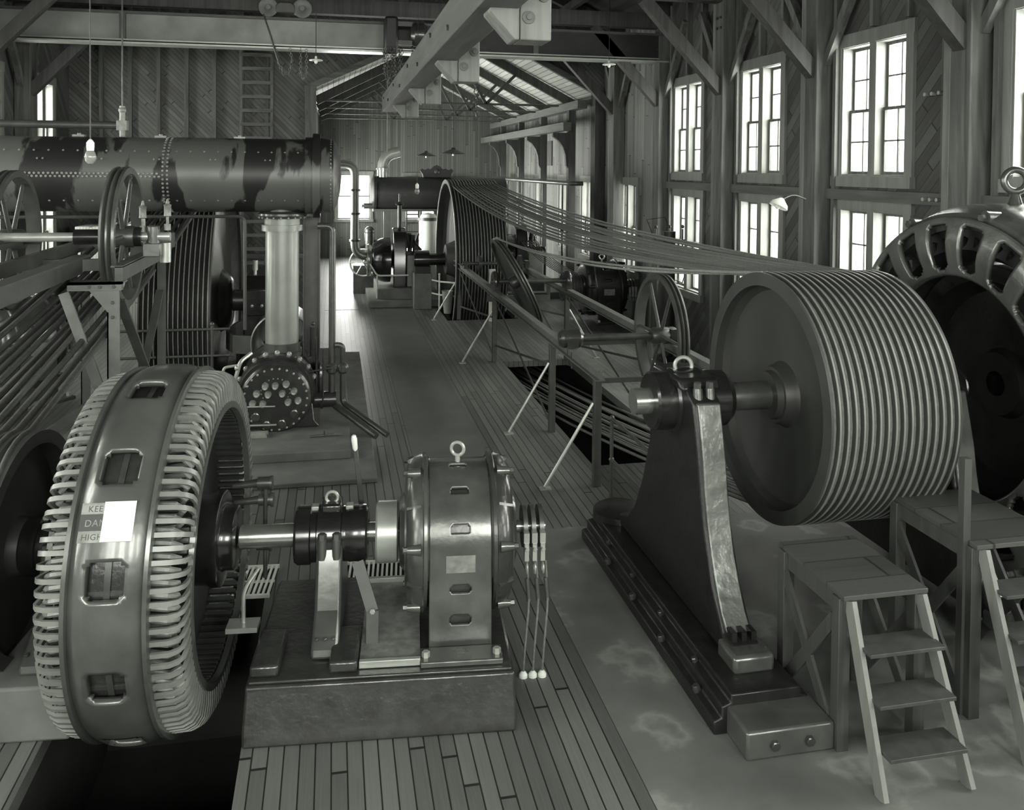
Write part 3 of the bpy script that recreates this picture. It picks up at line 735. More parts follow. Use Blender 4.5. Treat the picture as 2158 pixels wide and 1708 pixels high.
# shaft and bearing ----------------------------------------------------------
t = thing('drive_shaft', 'thick polished steel shaft between the ring generator and the small motor', 'shaft', on_axis(-.35), AROT)
MB().lathe([(-.36, 0), (-.36, .09), (.62, .09), (.62, .075), (1.0, .075), (1.0, 0)], (0, 0, AZ), (1, 0, 0), 48).build('shaft', 'steel', t)
t = thing('shaft_coupling', 'pale smooth disc coupling on the shaft beside the small motor', 'coupling', on_axis(.44), AROT)
MB().lathe([(-.09, .076), (-.09, .22), (-.075, .235), (.075, .235), (.085, .22), (.085, .076)], (0, 0, AZ), (1, 0, 0), 64).build('disc', 'steel_pale', t)
def bearing(name, label, loc, rotz, az, s=1., mat='cast_frame', leg=True, front=-1):
    t = thing(name, label, 'bearing', loc, rotz)
    MB().lathe([(-.28, .1), (-.28, .21), (-.26, .225), (-.16, .225), (-.15, .21), (-.11, .21), (-.1, .235), (.08, .235), (.09, .21), (.13, .21), (.14, .215), (.27, .215), (.285, .2), (.285, .1)], (0, 0, az), (1, 0, 0), 56, ).build('housing', 'black', t)
    pr = [(-.62, .385), (.5, .385), (.48, .45), (.34, .62), (.27, az - .12), (.22, az), (-.22, az), (-.27, az - .12), (-.36, .62), (-.6, .45)]
    MB().prism(pr, -.1, .1, 'yz').build('pedestal', mat, t, bevel=.025)
    m = MB()
    for x in (-.055, .055): m.cyl((x, -.235, az - .1), (x, -.235, az + .06), .034, .036, 14); m.hexbolt((x, -.235, az + .06), (0, 0, 1), .034, .035)
    m.build('cap_bolt', 'cast_frame', t)
    m = MB().box(-.08, .08, -.1, .1, az + .2, az + .27); m.build('cap', 'black', t, bevel=.02)
    MB().ring((0, -.02, az + .3), (0, 1, 0), .045, .013).build('lifting_eye', 'steel_pale', t)
    m = MB()
    for x in (-.13, .14): m.box(x - .03, x + .03, -.04, .04, az + .2, az + .235)
    m.build('oil_lid', 'steel_pale', t, bevel=.006)
    m = MB()
    for x in (-.06, 0, .06): m.hexbolt((x, -.55, .5), (0, -.5, 1), .014, .016)
    m.build('foot_bolt', 'steel_dark', t)
    return t
bearing('shaft_bearing', 'pedestal bearing on the shaft between ring generator and pale coupling', on_axis(.0), AROT, AZ)
tb = bearing('shaft_bearing', 'pedestal bearing between the ring generator and the dark disc sheave', on_axis(-2.02), AROT, AZ)
MB().box(-.3, .3, -.75, .75, 0, .385).build('block', 'concrete', tb, bevel=.02)
# switch lever
t = thing('hand_lever', 'tall hand lever with white grip standing behind the shaft', 'lever', on_axis(.24), AROT)
MB().bar((.0, .34, .4), (.0, .34, .95), .05, .02, (1, 0, 0)).bar((.0, .34, .95), (-.08, .34, 1.62), .04, .02, (0, 1, 0)).build('arm', 'steel_dark', t, bevel=.004)
MB().lathe([(0, .012), (.02, .022), (.1, .026), (.13, .018), (.14, 0)], (-.08, .34, 1.61), (-.12, 0, 1), 14).build('grip', 'white_enamel', t)
t = thing('linkage_strap', 'flat dark bent strap link hanging before the shaft and bolted to the tray', 'strap', on_axis(.22), AROT)
MB().bar((0, -.28, .95), (.12, -.4, .62), .09, .015, (0, 1, 0)).bar((.12, -.4, .62), (.12, -.45, .39), .09, .015, (0, 1, 0)).build('strap', 'frame_paint', t)
MB().hexbolt((.12, -.415, .63), (0, -1, 0), .022, .02).build('bolt', 'steel_pale', t)

# small motor -----------------------------------------------------------------
def cutout(o, cutter):
    """real recesses: boolean of the solid, baked into the mesh"""
    md = o.modifiers.new('cut', 'BOOLEAN'); md.operation = 'DIFFERENCE'; md.object = cutter; md.solver = 'EXACT'
    bpy.context.view_layer.update()
    dg = bpy.context.evaluated_depsgraph_get()
    me = bpy.data.meshes.new_from_object(o.evaluated_get(dg))
    o.modifiers.clear(); old = o.data; o.data = me
    bpy.data.objects.remove(cutter)
def stadium(w, h, n=6):
    r = h / 2; return [(w / 2 - r + r * math.cos(a), r * math.sin(a)) for a in [math.radians(-90 + 180 * i / n) for i in range(n + 1)]] + \
                      [(-w / 2 + r + r * math.cos(a), r * math.sin(a)) for a in [math.radians(90 + 180 * i / n) for i in range(n + 1)]]
t = thing('electric_motor', 'glossy round cast motor with slotted body and slip rings on its shaft end', 'motor', on_axis(1.0), AROT)
o_ = [(-.565, .385), (-.56, .5), (-.555, .8), (-.555, AZ)] + [(-.555 * math.cos(a), AZ + .555 * math.sin(a)) for a in [math.radians(3 * k) for k in range(1, 60)]] + [(.555, AZ), (.555, .8), (.56, .5), (.565, .385)]
dense = []
for a, b in zip(o_, o_[1:]):
    n_ = max(1, int(math.dist(a, b) / .0105)); dense += [(a[0] + (b[0] - a[0]) * i / n_, a[1] + (b[1] - a[1]) * i / n_) for i in range(n_)]
dense.append(o_[-1]); NXB = 46
slots = [(-.555 * math.sin(math.radians(q)), AZ + .555 * math.cos(math.radians(q)), .075, .029) for q in (8, 38, 68, 92)] + [(-.555, .83, .08, .031), (-.558, .6, .085, .035)]
bm = MB(); grid = [[bm.bm.verts.new((-.235 + .47 * j / NXB, p[0], p[1])) for j in range(NXB + 1)] for p in dense]
for i in range(len(dense) - 1):
    cy_, cz_ = (dense[i][0] + dense[i + 1][0]) / 2, (dense[i][1] + dense[i + 1][1]) / 2
    near = [q for q in slots if math.hypot(cy_ - q[0], cz_ - q[1]) < q[3]]
    for j in range(NXB):
        x = -.235 + .47 * (j + .5) / NXB
        if near:
            q = near[0]; d = math.hypot(cy_ - q[0], cz_ - q[1]); ex = max(0, abs(x) - (q[2] - q[3]))
            if ex * ex + d * d < q[3] ** 2: continue
        bm.bm.faces.new((grid[i][j], grid[i + 1][j], grid[i + 1][j + 1], grid[i][j + 1]))
body = bm.build('body', 'cast_gloss', t, smooth=40, solid=.03)
MB().prism([(p[0] * .93, .385 + (p[1] - .385) * .975) for p in o_], -.233, .233, 'yz').build('core', 'cast_dark', t)
for sg in (-1, 1):
    MB().lathe([(sg * .19, .5), (sg * .24, .56), (sg * .25, .6), (sg * .275, .605), (sg * .285, .59), (sg * .35, .575), (sg * .4, .52), (sg * .42, .44), (sg * .425, .3), (sg * .46, .26), (sg * .47, .1)], (0, 0, AZ), (1, 0, 0), 64).build('end_bell', 'cast_gloss' if sg < 0 else 'cast_dark', t)
    m = MB()
    for k in range(6):
        a = 2 * PI * (k + .35) / 6
        p = Vector((sg * .3, -.575 * math.sin(a), AZ + .575 * math.cos(a)))
        m.cyl(p, p + Vector((sg * .1, 0, 0)), .045, .03, 12); m.hexbolt(p + Vector((sg * .1, 0, 0)), (sg, 0, 0), .024, .03)
        a += PI / 6; m.bar((sg * .29, -.585 * math.sin(a), AZ + .585 * math.cos(a)), (sg * .4, -.53 * math.sin(a), AZ + .53 * math.cos(a)), .02, .03, (0, -math.sin(a), math.cos(a)))
    m.build('bolt_lug', 'cast_gloss', t)
m = MB()
for sg in (-1, 1):
    for k in range(8):
        a = math.radians(-60 + k * 40)
        m.lathe([(sg * .236, .515), (sg * .236, .567), (sg * .243, .567), (sg * .243, .515)], (0, 0, AZ), (1, 0, 0), 10, a, a + math.radians(16), closed=True)
m.build('gap_shade', 'black_dull', t)  # solid dark strips painted in for the shade of the gaps
m = MB()
for y in (-.7, .57): m.box(-.3, .3, y - .1, y + .1, .385, .43)
m.build('foot', 'cast_gloss', t, bevel=.01)
m = MB()
for x in (-.26, .26):
    for y in (-.72, .6): m.hexbolt((x, y, .43), (0, 0, 1), .03, .035)
m.build('foot_bolt', 'steel_pale', t)
MB().cyl((0, 0, AZ + .54), (0, 0, AZ + .6), .02).ring((0, 0, AZ + .655), (.3, 1, 0), .052, .014).build('lifting_eye', 'steel_pale', t)
MB().box(-.11, .11, -.5625, -.5585, AZ - .1, AZ + .03).build('name_plate', 'coil', t)
MB().cyl((.42, 0, AZ), (.72, 0, AZ), .05, n=24).build('shaft_end', 'steel', t)
for k in range(3):
    x = .53 + .065 * k
    MB().lathe([(0, .06), (0, .165), (.035, .165), (.035, .06)], (x, 0, AZ), (1, 0, 0), 48, closed=True).build('slip_ring', 'steel_dark', t)
    m = MB().box(x - .005, x + .04, -.2, -.13, AZ - .06, AZ + .02).box(x, x + .035, -.21, -.15, AZ - .2, AZ - .06).hexbolt((x + .018, -.21, AZ - .1), (0, -1, 0), .018, .02)
    m.ring((x + .018, -.2, AZ - .26), (1, 0, 0), .04, .008, 20, 6)
    m.build('brush_holder', 'steel_pale', t)
for k in range(3):
    x = .55 + .075 * k
    c = thing('power_cable', ['cable nearest the motor body hanging from its slip rings to a white floor bush', 'middle cable hanging from the slip rings to a white floor bush', 'outermost cable hanging from the slip rings to a white floor bush'][k], 'cable', on_axis(1.0 + x), AROT, 'slip ring cables')
    MB().tube([(0, -.2, AZ - .2), (.015, -.24, AZ - .45), (-.0, -.3, .5), (-.03, -.33, .2), (-.04, -.33, 0.03)], .009).build('cable', 'rope', c)
    MB().lathe([(0, .035), (.02, .035), (.04, .02), (.05, 0)], (-.04, -.33, 0), (0, 0, 1), 16).build('floor_bush', 'white_enamel', c)
    MB().cyl((.0, -.22, AZ - .33), (.013, -.25, AZ - .5), .018).build('sleeve', 'steel_dark', c)

# floor grating behind the set
def grating(label, x0, x1, y0, y1, step, loc):
    t = thing('floor_grating', label, 'grating', loc, AROT)
    m = MB(); x = x0
    while x < x1: m.box(x, x + step * .45, y0, y1, 0.006, .03); x += step
    m.build('slat', 'slat_white', t)
    MB().box(x0 - .03, x1, y0 - .03, y0, 0.002, .032).box(x0 - .03, x1, (y0 + y1) / 2 - .015, (y0 + y1) / 2 + .015, .001, .02).box(x0 - .03, x1, y1, y1 + .03, 0.002, .032).build('frame', 'slat_white', t)
    MB().box(x0 - .02, x1, y0, y1, 0.001, .004).build('shade_sheet', 'pit_dark', t)  # dark sheet on the floor paints the shade under the slats
grating('white slatted floor grating behind the shaft on the side of the small motor', -.02, .78, -.35, .3, .045, (.0, 8.38, 0))
grating('white slatted floor grating behind the shaft on the side of the ring generator', -.02, .55, -.28, .28, .045, (-1.08, 8.5, 0))

# left sheave driven by the set
def sheave_profile(x0, x1, R, n, depth, rim, web_at=.5, rib=.3):
    """outer grooved rim profile, closed ring"""
    P = [(x0, R - rim), (x0, R)]; p = (x1 - x0 - .04) / n; x = x0 + .02
    P.append((x, R))
    for k in range(n):
        g = p * (1 - rib)
        for j in range(7):
            q = j / 6; P.append((x + g * q, R - depth * math.sin(PI * q) ** .6))
        x += p; P.append((x, R))
    P += [(x1, R), (x1, R - rim)]
    return P
ts = thing('rope_sheave', 'dark grooved rope sheave beside the ring generator with a plain round side', 'sheave', on_axis(-2.9), AROT)
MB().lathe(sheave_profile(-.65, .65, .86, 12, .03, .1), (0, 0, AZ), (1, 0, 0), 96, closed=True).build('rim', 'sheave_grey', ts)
MB().lathe([(.5, .77), (.48, .3), (.52, .22), (.62, .2), (.62, .09), (-.62, .09), (-.62, .2), (-.52, .22), (-.48, .3), (-.5, .77)], (0, 0, AZ), (1, 0, 0), 64).build('web', 'sheave_web', ts)
MB().cyl((-1.0, 0, AZ), (1.4, 0, AZ), .088, n=32).build('shaft', 'steel', ts)

# ================================================================== RIGHT: SHEAVE, PEDESTAL, BIG MOTOR
BY, BZ = 7.15, 1.95
t = thing('base_rail', 'long black cast base rail under the big pedestal bearing', 'base', (3.05, 7.3, 0))
MB().prism([(-.4, 0), (.4, 0), (.4, .1), (.34, .12), (.34, .2), (.27, .22), (.27, .28), (-.27, .28), (-.27, .22), (-.34, .2), (-.34, .12), (-.4, .1)], -1.75, 1.55, 'xz').build('rail', 'black_cast', t, bevel=.012)
MB().lathe([(0, .3), (.1, .3), (.12, .27), (.12, 0)], (0, 1.42, .24), (0, 0, 1), 28).build('end_pad', 'black_cast', t)
MB().box(-.3, .36, -2.05, -1.7, .0, .2).build('end_clamp', 'cast_frame', t, bevel=.02)
m = MB()
for x in (-.1, .16): m.hexbolt((x, -2.05, .1), (0, -1, 0), .035, .03)
for y in (-1.4, -.7, 0., .7): m.hexbolt((-.37, y, .1), (-.3, 0, 1), .03, .05); m.hexbolt((-.30, y + .2, .2), (-.3, 0, 1), .025, .04)
m.build('bolt', 'cast_dark', t)
def big_pedestal(label, x, s=1.):
    t = thing('pedestal_bearing', label, 'bearing', (x, BY, .28))
    az = BZ - .28
    out = [(-1.25, 0), (-1.25, .12), (-1.1, .15), (-.9, .42), (-.72, .85), (-.63, 1.25), (-.56, az - .12), (-.5, az + .1), (-.3, az + .22), (.3, az + .22), (.45, az + .1), (.48, az - .2), (.52, 1.15), (.68, .75), (.9, .38), (1.1, .2), (1.35, .12), (1.35, 0)]
    MB().prism(out, -.12 * s, .13 * s, 'yz').build('pedestal', 'black_cast', t, smooth=50, bevel=.03)
    # near side plate in a paler colour that paints in its bright reflections
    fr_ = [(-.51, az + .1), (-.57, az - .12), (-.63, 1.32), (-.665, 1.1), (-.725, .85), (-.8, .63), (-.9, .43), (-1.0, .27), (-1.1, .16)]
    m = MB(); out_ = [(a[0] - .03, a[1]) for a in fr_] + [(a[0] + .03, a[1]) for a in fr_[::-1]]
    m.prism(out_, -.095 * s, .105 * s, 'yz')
    e = m.build('edge_face', 'cast_pale', t, smooth=50, bevel=.012)
    MB().lathe([(-.32, .1), (-.32, .235), (-.3, .255), (-.14, .255), (-.12, .28), (-.1, .28), (-.08, .27), (.0, .285), (.12, .285), (.15, .25), (.36, .25), (.42, .2), (.42, .12)], (0, 0, az), (1, 0, 0), 64).build('housing', 'black', t)
    MB().prism([(-.36, az + .16), (-.3, az + .26), (.3, az + .26), (.36, az + .16)], -.17, .2, 'yz').build('cap', 'black_cast', t, bevel=.03)
    m = MB()
    for xx in (-.05, .06): m.cyl((xx, -.47, az - .12), (xx, -.42, az + .2), .045, .04, 14); m.hexbolt((xx, -.42, az + .2), (0, 0, 1), .035, .05)
    m.build('cap_bolt', 'cast_gloss', t)
    m = MB()
    for xx in (-.07, .01, .09): m.box(xx - .02, xx + .02, -1.2, -1.1, .13, .2)
    m.build('foot_bolt', 'black', t)
    MB().box(-.16 * s, .17 * s, -1.38, -1.08, -.02, .12).build('foot', 'cast_gloss', t, bevel=.03)
    MB().ring((0, 0, az + .3), (.25, 1, 0), .075, .018).build('lifting_eye', 'steel_pale', t)
    return t
big_pedestal('tall glossy black pedestal bearing with painted pale edge reflection before the big grooved sheave', 3.07)
MB().cyl((-.47, 0, BZ - .28), (-.3, 0, BZ - .28), .115, n=40).build('shaft_end', 'steel', bpy.data.objects['pedestal_bearing'])
t = thing('drive_shaft', 'short thick dark shaft from the tall black pedestal into the big grooved sheave', 'shaft', (4.2, BY, BZ))
MB().lathe([(-1.42, 0), (-1.42, .115), (-.86, .115), (-.74, .12), (-.7, .125), (-.56, .125), (1.6, .125), (1.6, 0)], (0, 0, 0), (1, 0, 0), 48).build('shaft', 'steel_dark', t)
t = thing('rope_sheave', 'big dark many grooved rope sheave beside the tall black pedestal bearing', 'sheave', (4.42, BY, BZ))
NG = 16
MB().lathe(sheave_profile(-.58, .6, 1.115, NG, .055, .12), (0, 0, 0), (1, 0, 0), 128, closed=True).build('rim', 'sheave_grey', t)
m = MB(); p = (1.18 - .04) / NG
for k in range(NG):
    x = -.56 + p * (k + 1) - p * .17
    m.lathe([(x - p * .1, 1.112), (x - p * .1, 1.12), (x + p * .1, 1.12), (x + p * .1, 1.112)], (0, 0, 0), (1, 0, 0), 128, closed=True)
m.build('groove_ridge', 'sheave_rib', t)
MB().lathe([(-.58, 1.02), (-.5, 1.0), (-.43, .95), (-.40, .8), (-.36, .4), (-.37, .3), (-.40, .28), (-.46, .26), (-.48, .25), (-.48, .22), (-.54, .21), (-.54, .12), (.54, .12), (.54, .2), (.4, .26), (.36, .5), (.4, .95), (.6, 1.02)], (0, 0, 0), (1, 0, 0), 96).build('web', 'sheave_web', t)
big_pedestal('black pedestal bearing inside the open end of the giant motor', 5.42)
# giant motor
MX = 6.5
t = thing('giant_motor', 'giant round motor with ribbed open end frame at the edge by the windows', 'motor', (MX, BY, 0))
MB().lathe([(-.62, 1.6), (-.6, 1.66), (-.5, 1.7), (-.42, 1.73), (-.3, 1.745), (.3, 1.745), (.42, 1.73), (.6, 1.66), (.62, 1.6), (.55, 1.5), (-.55, 1.5)], (0, 0, BZ), (1, 0, 0), 128, closed=True).build('frame', 'cast_gloss', t)
bm = MB(); SEG = 20; NA = 20 * SEG; NRd = 24; rad = [1.07 + (1.61 - 1.07) * j / NRd for j in range(NRd + 1)]; grid = []
for i in range(NA):
    a = 2 * PI * i / NA
    grid.append([bm.bm.verts.new((-.62 - .05 * math.sin(PI * (r - 1.07) / .54), -r * math.sin(a), BZ + r * math.cos(a))) for r in rad])
for i in range(NA):
    k = (i % SEG + .5) / SEG * 2 - 1
    for j in range(NRd):
        q = ((j + .5) / NRd - .49) / .39
        if (abs(k) / .62) ** 5 + abs(q) ** 5 < 1: continue
        bm.bm.faces.new((grid[i][j], grid[(i + 1) % NA][j], grid[(i + 1) % NA][j + 1], grid[i][j + 1]))
o = bm.build('end_shield', 'cast_pale', t, solid=-.05)
MB().ring((-.62, 0, BZ), (1, 0, 0), 1.08, .035, 128, 10).build('bore_lip', 'cast_gloss', t)
m = MB()
for k in range(10):
    a = 2 * PI * (k + .3) / 10
    p = Vector((-.5, -1.66 * math.sin(a), BZ + 1.66 * math.cos(a)))
    m.cyl(p + Vector((.25, 0, 0)), p + Vector((-.12, 0, 0)), .04, .065, 14); m.hexbolt(p + Vector((-.12, 0, 0)), (-1, 0, 0), .04, .05)
m.build('bolt_lug', 'cast_gloss', t)
MB().lathe([(-.5, 1.5), (-.5, 1.3), (-.3, 1.2), (.3, 1.2), (.5, 1.3), (.5, 1.5)], (0, 0, BZ), (1, 0, 0), 96, closed=True).build('stator_core', 'black_dull', t)
m = MB()
for i in range(60):
    a = 2 * PI * i / 60
    m.tube([(-.3, -1.32 * math.sin(a), BZ + 1.32 * math.cos(a)), (-.48, -1.34 * math.sin(a + .03), BZ + 1.34 * math.cos(a + .03)), (-.5, -1.42 * math.sin(a + .06), BZ + 1.42 * math.cos(a + .06))], .03, 6)
m.build('coil_end', 'black_cast', t)
MB().lathe([(-.2, .12), (-.2, .3), (-.1, .34), (-.1, .9), (-.28, 1.0), (-.28, 1.15), (.28, 1.15), (.28, .9), (.1, .9), (.1, .12)], (0, 0, BZ), (1, 0, 0), 64).build('rotor', 'black_cast', t)
MB().box(-.5, .5, -1.2, -.7, 0, .6).box(-.5, .5, .7, 1.2, 0, .6).build('foot', 'cast_dark', t, bevel=.03)
MB().lathe([(0, .07), (.06, .05), (.1, .04), (.1, 0)], (-.02, 0, BZ + 1.74), (0, 0, 1), 20).ring((-.02, 0, BZ + 1.97), (.35, 1, 0), .105, .035, 36, 12).build('lifting_eye', 'cast_gloss', t)

# step platforms
def platform(label, x0, x1, y0, y1, z, steps=4, bars=()):
    t = thing('step_platform', label, 'platform', ((x0 + x1) / 2, (y0 + y1) / 2, 0)); w, d = (x1 - x0) / 2, (y1 - y0) / 2
    MB().box(-w - .03, w + .03, -d - .03, d + .02, z - .035, z).build('top', 'platform_wood', t, bevel=.004)
    for sx in (-1, 1):
        for sy in (-1, 1): MB().box(sx * w - .045, sx * w + .045, sy * (d - .05) - .045, sy * (d - .05) + .045, 0, z - .035).build('leg', 'bench_wood', t, bevel=.004)
        MB().box(sx * w - .015, sx * w + .015, -d, d, z - .16, z - .035).build('side_rail', 'bench_wood', t)
        m = MB().bar((sx * (w + .03), -d + .08, .06), (sx * (w + .03), d - .08, z - .2), .025, .09, (0, 0, 1)).bar((sx * (w + .03), -d + .08, z - .2), (sx * (w + .03), d - .08, .06), .02, .09, (0, 0, 1))
        m.build('cross_brace', 'bench_wood', t)
        MB().bar((sx * w * .92, -d - .02, z - .04), (sx * (w + .02), -d - .42 * z, 0), .1, .035, (1, 0, 0)).build('stringer', 'paint_trim', t)
    for k in range(1, steps):
        zz = z * (1 - k / steps); yy = -d - .02 - .40 * z * k / steps
        MB().box(-w * .95, w * .95, yy - .14, yy + .09, zz - .025, zz).build('tread', 'bench_wood', t, bevel=.003)
    for (x, yy, h) in bars: MB().box(x - .035, x + .035, yy - .035, yy + .035, 0, h).build('rail_post', 'bench_wood', t)
    return t
platform('low wooden step platform nearest the tall black pedestal', 3.45, 4.04, 5.22, 6.05, 1.1)
platform('second wooden step platform under the giant motor with a tall corner post', 4.6, 5.3, 5.35, 6.3, 1.3, 5, bars=())
MB().box(-.06, .0, -.06, 0, 0, 1.9).xf(Matrix.Translation((-.36, -.35, 0))).build('corner_post', 'bench_wood', bpy.data.objects['step_platform.001'])
t = thing('pipe_railing', 'low two bar iron pipe railing between the floor pit and the tall black pedestal', 'railing', (3.3, 9.0, 0))
MB().cyl((0, .8, 0), (0, .8, 1.0), .022).lathe([(0, .05), (.015, .05), (.03, .03), (.03, 0)], (0, .8, 0), (0, 0, 1), 14).build('post', 'pipe_iron', t)
MB().cyl((0, -.7, 0), (0, -.7, 1.0), .022).build('post', 'pipe_iron', t)
for z in (.5, 1.0): MB().tube([(0, .82, z), (0, -.75, z)], .02).build('rail', 'pipe_iron', t)
m = MB()
for z in (.5, 1.0): m.ball((0, .8, z), .034); m.ball((0, -.7, z), .034)
m.build('fitting', 'pipe_iron', t)
# ================================================================== FAR SHEAVE AND THE ROPE DRIVE ON THE RIGHT
FY, FZ, FR = 24.45, 1.37, 2.28
FX0, FX1 = 3.17, 4.55
t = thing('flywheel', 'tall grooved rope wheel standing in the opening of the far room', 'flywheel', (0, FY, FZ))
MB().lathe(sheave_profile(FX0, FX1, FR, NG, .055, .12), (0, 0, 0), (1, 0, 0), 128, closed=True).build('rim', 'sheave_grey', t)
MB().lathe([(FX0, FR - .1), (FX0 - .012, FR - .1), (FX0 - .012, FR + .005), (FX0, FR + .005)], (0, 0, 0), (1, 0, 0), 128, closed=True).build('rim_edge', 'sheave_rib', t)
MB().lathe([(FX0 + .1, FR - .1), (FX0 + .3, FR - .14), (FX0 + .42, 1.2), (FX0 + .4, .6), (FX0 + .2, .5), (FX0 + .0, .42), (FX0 - .02, .2), (FX1 + .02, .2), (FX1, .45), (FX1 - .35, .6), (FX1 - .35, 2.1), (FX1 - .1, FR - .1)], (0, 0, 0), (1, 0, 0), 96).build('web', 'sheave_web', t)
MB().lathe([(FX0 - .9, 0), (FX0 - .9, .17), (FX0, .17), (FX1 + .6, .17), (FX1 + .6, 0)], (0, 0, 0), (1, 0, 0), 32).build('shaft', 'black', t)
m = MB()
for k in range(NG):
    x = FX0 + .02 + (FX1 - FX0 - .04) / NG * (k + .85); m.lathe([(x - .008, FR - .004), (x - .008, FR + .007), (x + .008, FR + .007), (x + .008, FR - .004)], (0, 0, 0), (1, 0, 0), 128, closed=True)
m.build('groove_ridge', 'sheave_rib', t)
tag(MB().box(4.0, 4.16, 21.9, 22.0, 0, 1.36).build('pale_post', 'slat_white'), 'short pale painted post standing before the tall far rope wheel', 'post')
t = thing('bearing_block', 'black bearing on a short concrete pier beside the tall far rope wheel', 'bearing', (2.5, FY, 0))
MB().box(-.25, .25, -.35, .35, 0, 1.0).build('pier', 'concrete', t, bevel=.01)
MB().lathe([(-.2, 0), (-.2, .26), (.2, .26), (.2, 0)], (0, 0, FZ), (1, 0, 0), 32).box(-.22, .22, -.3, .3, 1.0, 1.2).build('housing', 'black', t)

NX0, NX1 = 4.42 - .58, 4.42 + .6
pn = (1.18 - .04) / NG; pf = (FX1 - FX0 - .04) / NG
def catenary(a, b, sag, n):
    out = []
    for i in range(n + 1):
        q = i / n; p = Vector(a).lerp(Vector(b), q); p.z -= 4 * sag * q * (1 - q); out.append(p)
    return out
def wrap(x, cy, cz, r, a0, a1, n): return [Vector((x, cy - r * math.sin(math.radians(a)), cz + r * math.cos(math.radians(a)))) for a in [a0 + (a1 - a0) * i / n for i in range(n + 1)]]
for k in range(NG):
    xn = NX0 + .02 + pn * (k + .33); xf = FX0 + .02 + pf * (k + .33)
    rn, rf = 1.115 - .034, FR - .034
    top_s = .50 - .016 * k + random.uniform(-.03, .03); bot_s = .3 + random.uniform(-.04, .06)
    # angle 0 = the crown, positive towards the viewer
    tn = 18 - 0; tf = -2
    P = wrap(xn, BY, BZ, rn, -9, 188, 26)
    A = P[-1]; F = wrap(xf, FY, FZ, rf, 175, 358, 30)
    B = F[0]
    loop = P + catenary(A, B, bot_s, 24)[1:-1] + F[:-1]
    loop += [F[-1]] + catenary(F[-1], P[0], top_s, 30)[1:-1]
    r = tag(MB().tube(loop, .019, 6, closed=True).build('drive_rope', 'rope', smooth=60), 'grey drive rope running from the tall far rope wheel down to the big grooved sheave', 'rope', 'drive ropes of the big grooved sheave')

# tension carriage track: two rails on posts
t = thing('rope_carriage_track', 'long steel track of two rails on braced posts along the floor pit', 'track', (4.03, 16.6, 0))
YT = [10.3, 12.56, 17.3, 22.35]; XA, XB = -.76, .78
for x in (XA, XB):
    y0, y1 = -6.45, 6.4
    MB().box(x - .06, x + .06, y0, y1, 1.36, 1.375).box(x - .012, x + .012, y0, y1, 1.375, 1.485).box(x - .06, x + .06, y0, y1, 1.485, 1.5).build('rail', 'frame_paint_pale', t)
    sg = -1 if x < 0 else 1
    for i, y in enumerate(YT):
        yy = y - 16.6
        MB().box(x - .045, x + .045, yy - .05, yy + .05, 0, 1.36).build('post', 'frame_paint', t, bevel=.004)
        MB().cyl((x + sg * .05, yy, 1.05), (x + sg * .66, yy + .02, .02), .022, n=8).box(x + sg * .66 - .07, x + sg * .66 + .07, yy - .04, yy + .06, 0, .015).build('raking_stay', 'steel_pale', t)
    for a, b in zip(YT[1:], YT[2:]):
        a -= 16.6; b -= 16.6
        MB().bar((x, b - .05, 1.3), (x, a + .05, .1), .012, .05).build('diagonal_tie', 'frame_paint', t)
        MB().bar((x + .02, a + .05, 1.0 if a < -2 else .9), (x + .02, b - .05, .35), .012, .04).build('diagonal_tie', 'frame_paint', t)
for y in (10.3, 12.56): MB().box(XA + .05, XB - .05, y - 16.6 - .02, y - 16.6 + .02, 1.3, 1.36).build('cross_beam', 'frame_paint', t)
def idler(name, label, x0, x1, y, z, xw, R, tilt=0., spokes=6, solid_=False, mat='frame_paint', hub=.12, smat='steel_dark'):
    t = thing(name, label, 'pulley', (xw, y, z))
    M = Matrix.Rotation(math.radians(tilt), 4, 'Y')
    MB().lathe([(-.075, R - .07), (-.075, R), (-.05, R + .01), (-.03, R - .03), (-.008, R + .008), (.008, R + .008), (.03, R - .03), (.05, R + .01), (.075, R), (.075, R - .07)], (0, 0, 0), (1, 0, 0), 96, closed=True).xf(M).build('rim', mat, t)
    if solid_: MB().lathe([(-.03, R - .06), (.02, R * .5), (-.0, hub), (.03, hub), (.06, R * .5), (.03, R - .06)], (0, 0, 0), (1, 0, 0), 72, closed=True).xf(M).build('web', 'cast_gloss', t)
    else:
        for k in range(spokes):
            a = 2 * PI * k / spokes
            MB().cyl((0, hub * .8 * math.cos(a), hub * .8 * math.sin(a)), (0, (R - .06) * math.cos(a), (R - .06) * math.sin(a)), .028, .02, 10).xf(M).build('spoke', mat, t)
    MB().lathe([(-.14, .05), (-.14, hub * .8), (-.1, hub), (.1, hub), (.14, hub * .8), (.14, .05)], (0, 0, 0), (1, 0, 0), 32).xf(M).build('hub', 'steel_dark', t)
    MB().cyl((x0 - xw, 0, 0), (x1 - xw, 0, 0), .05, n=20).build('shaft', smat, t)
    return t
t1 = idler('idler_pulley', 'tall thin spoked idler pulley over the near end of the steel track', 3.1, 4.75, 11.55, 1.62, 4.6, .88)
m = MB().lathe([(-.16, .05), (-.16, .1), (-.12, .13), (.12, .13), (.16, .1), (.16, .05)], (3.27 - 4.6, 0, 0), (1, 0, 0), 20).box(3.27 - 4.6 - .08, 3.27 - 4.6 + .08, -.14, .14, -.11, .02)
m.cyl((-1.33, -.1, -.4), (-1.33, -.1, .0), .02).cyl((-1.33, .1, -.4), (-1.33, .1, .0), .02).build('bearing', 'cast_dark', t1)
m = MB().box(.12, .24, -.12, .12, -.11, .1).build('bearing', 'cast_dark', t1)
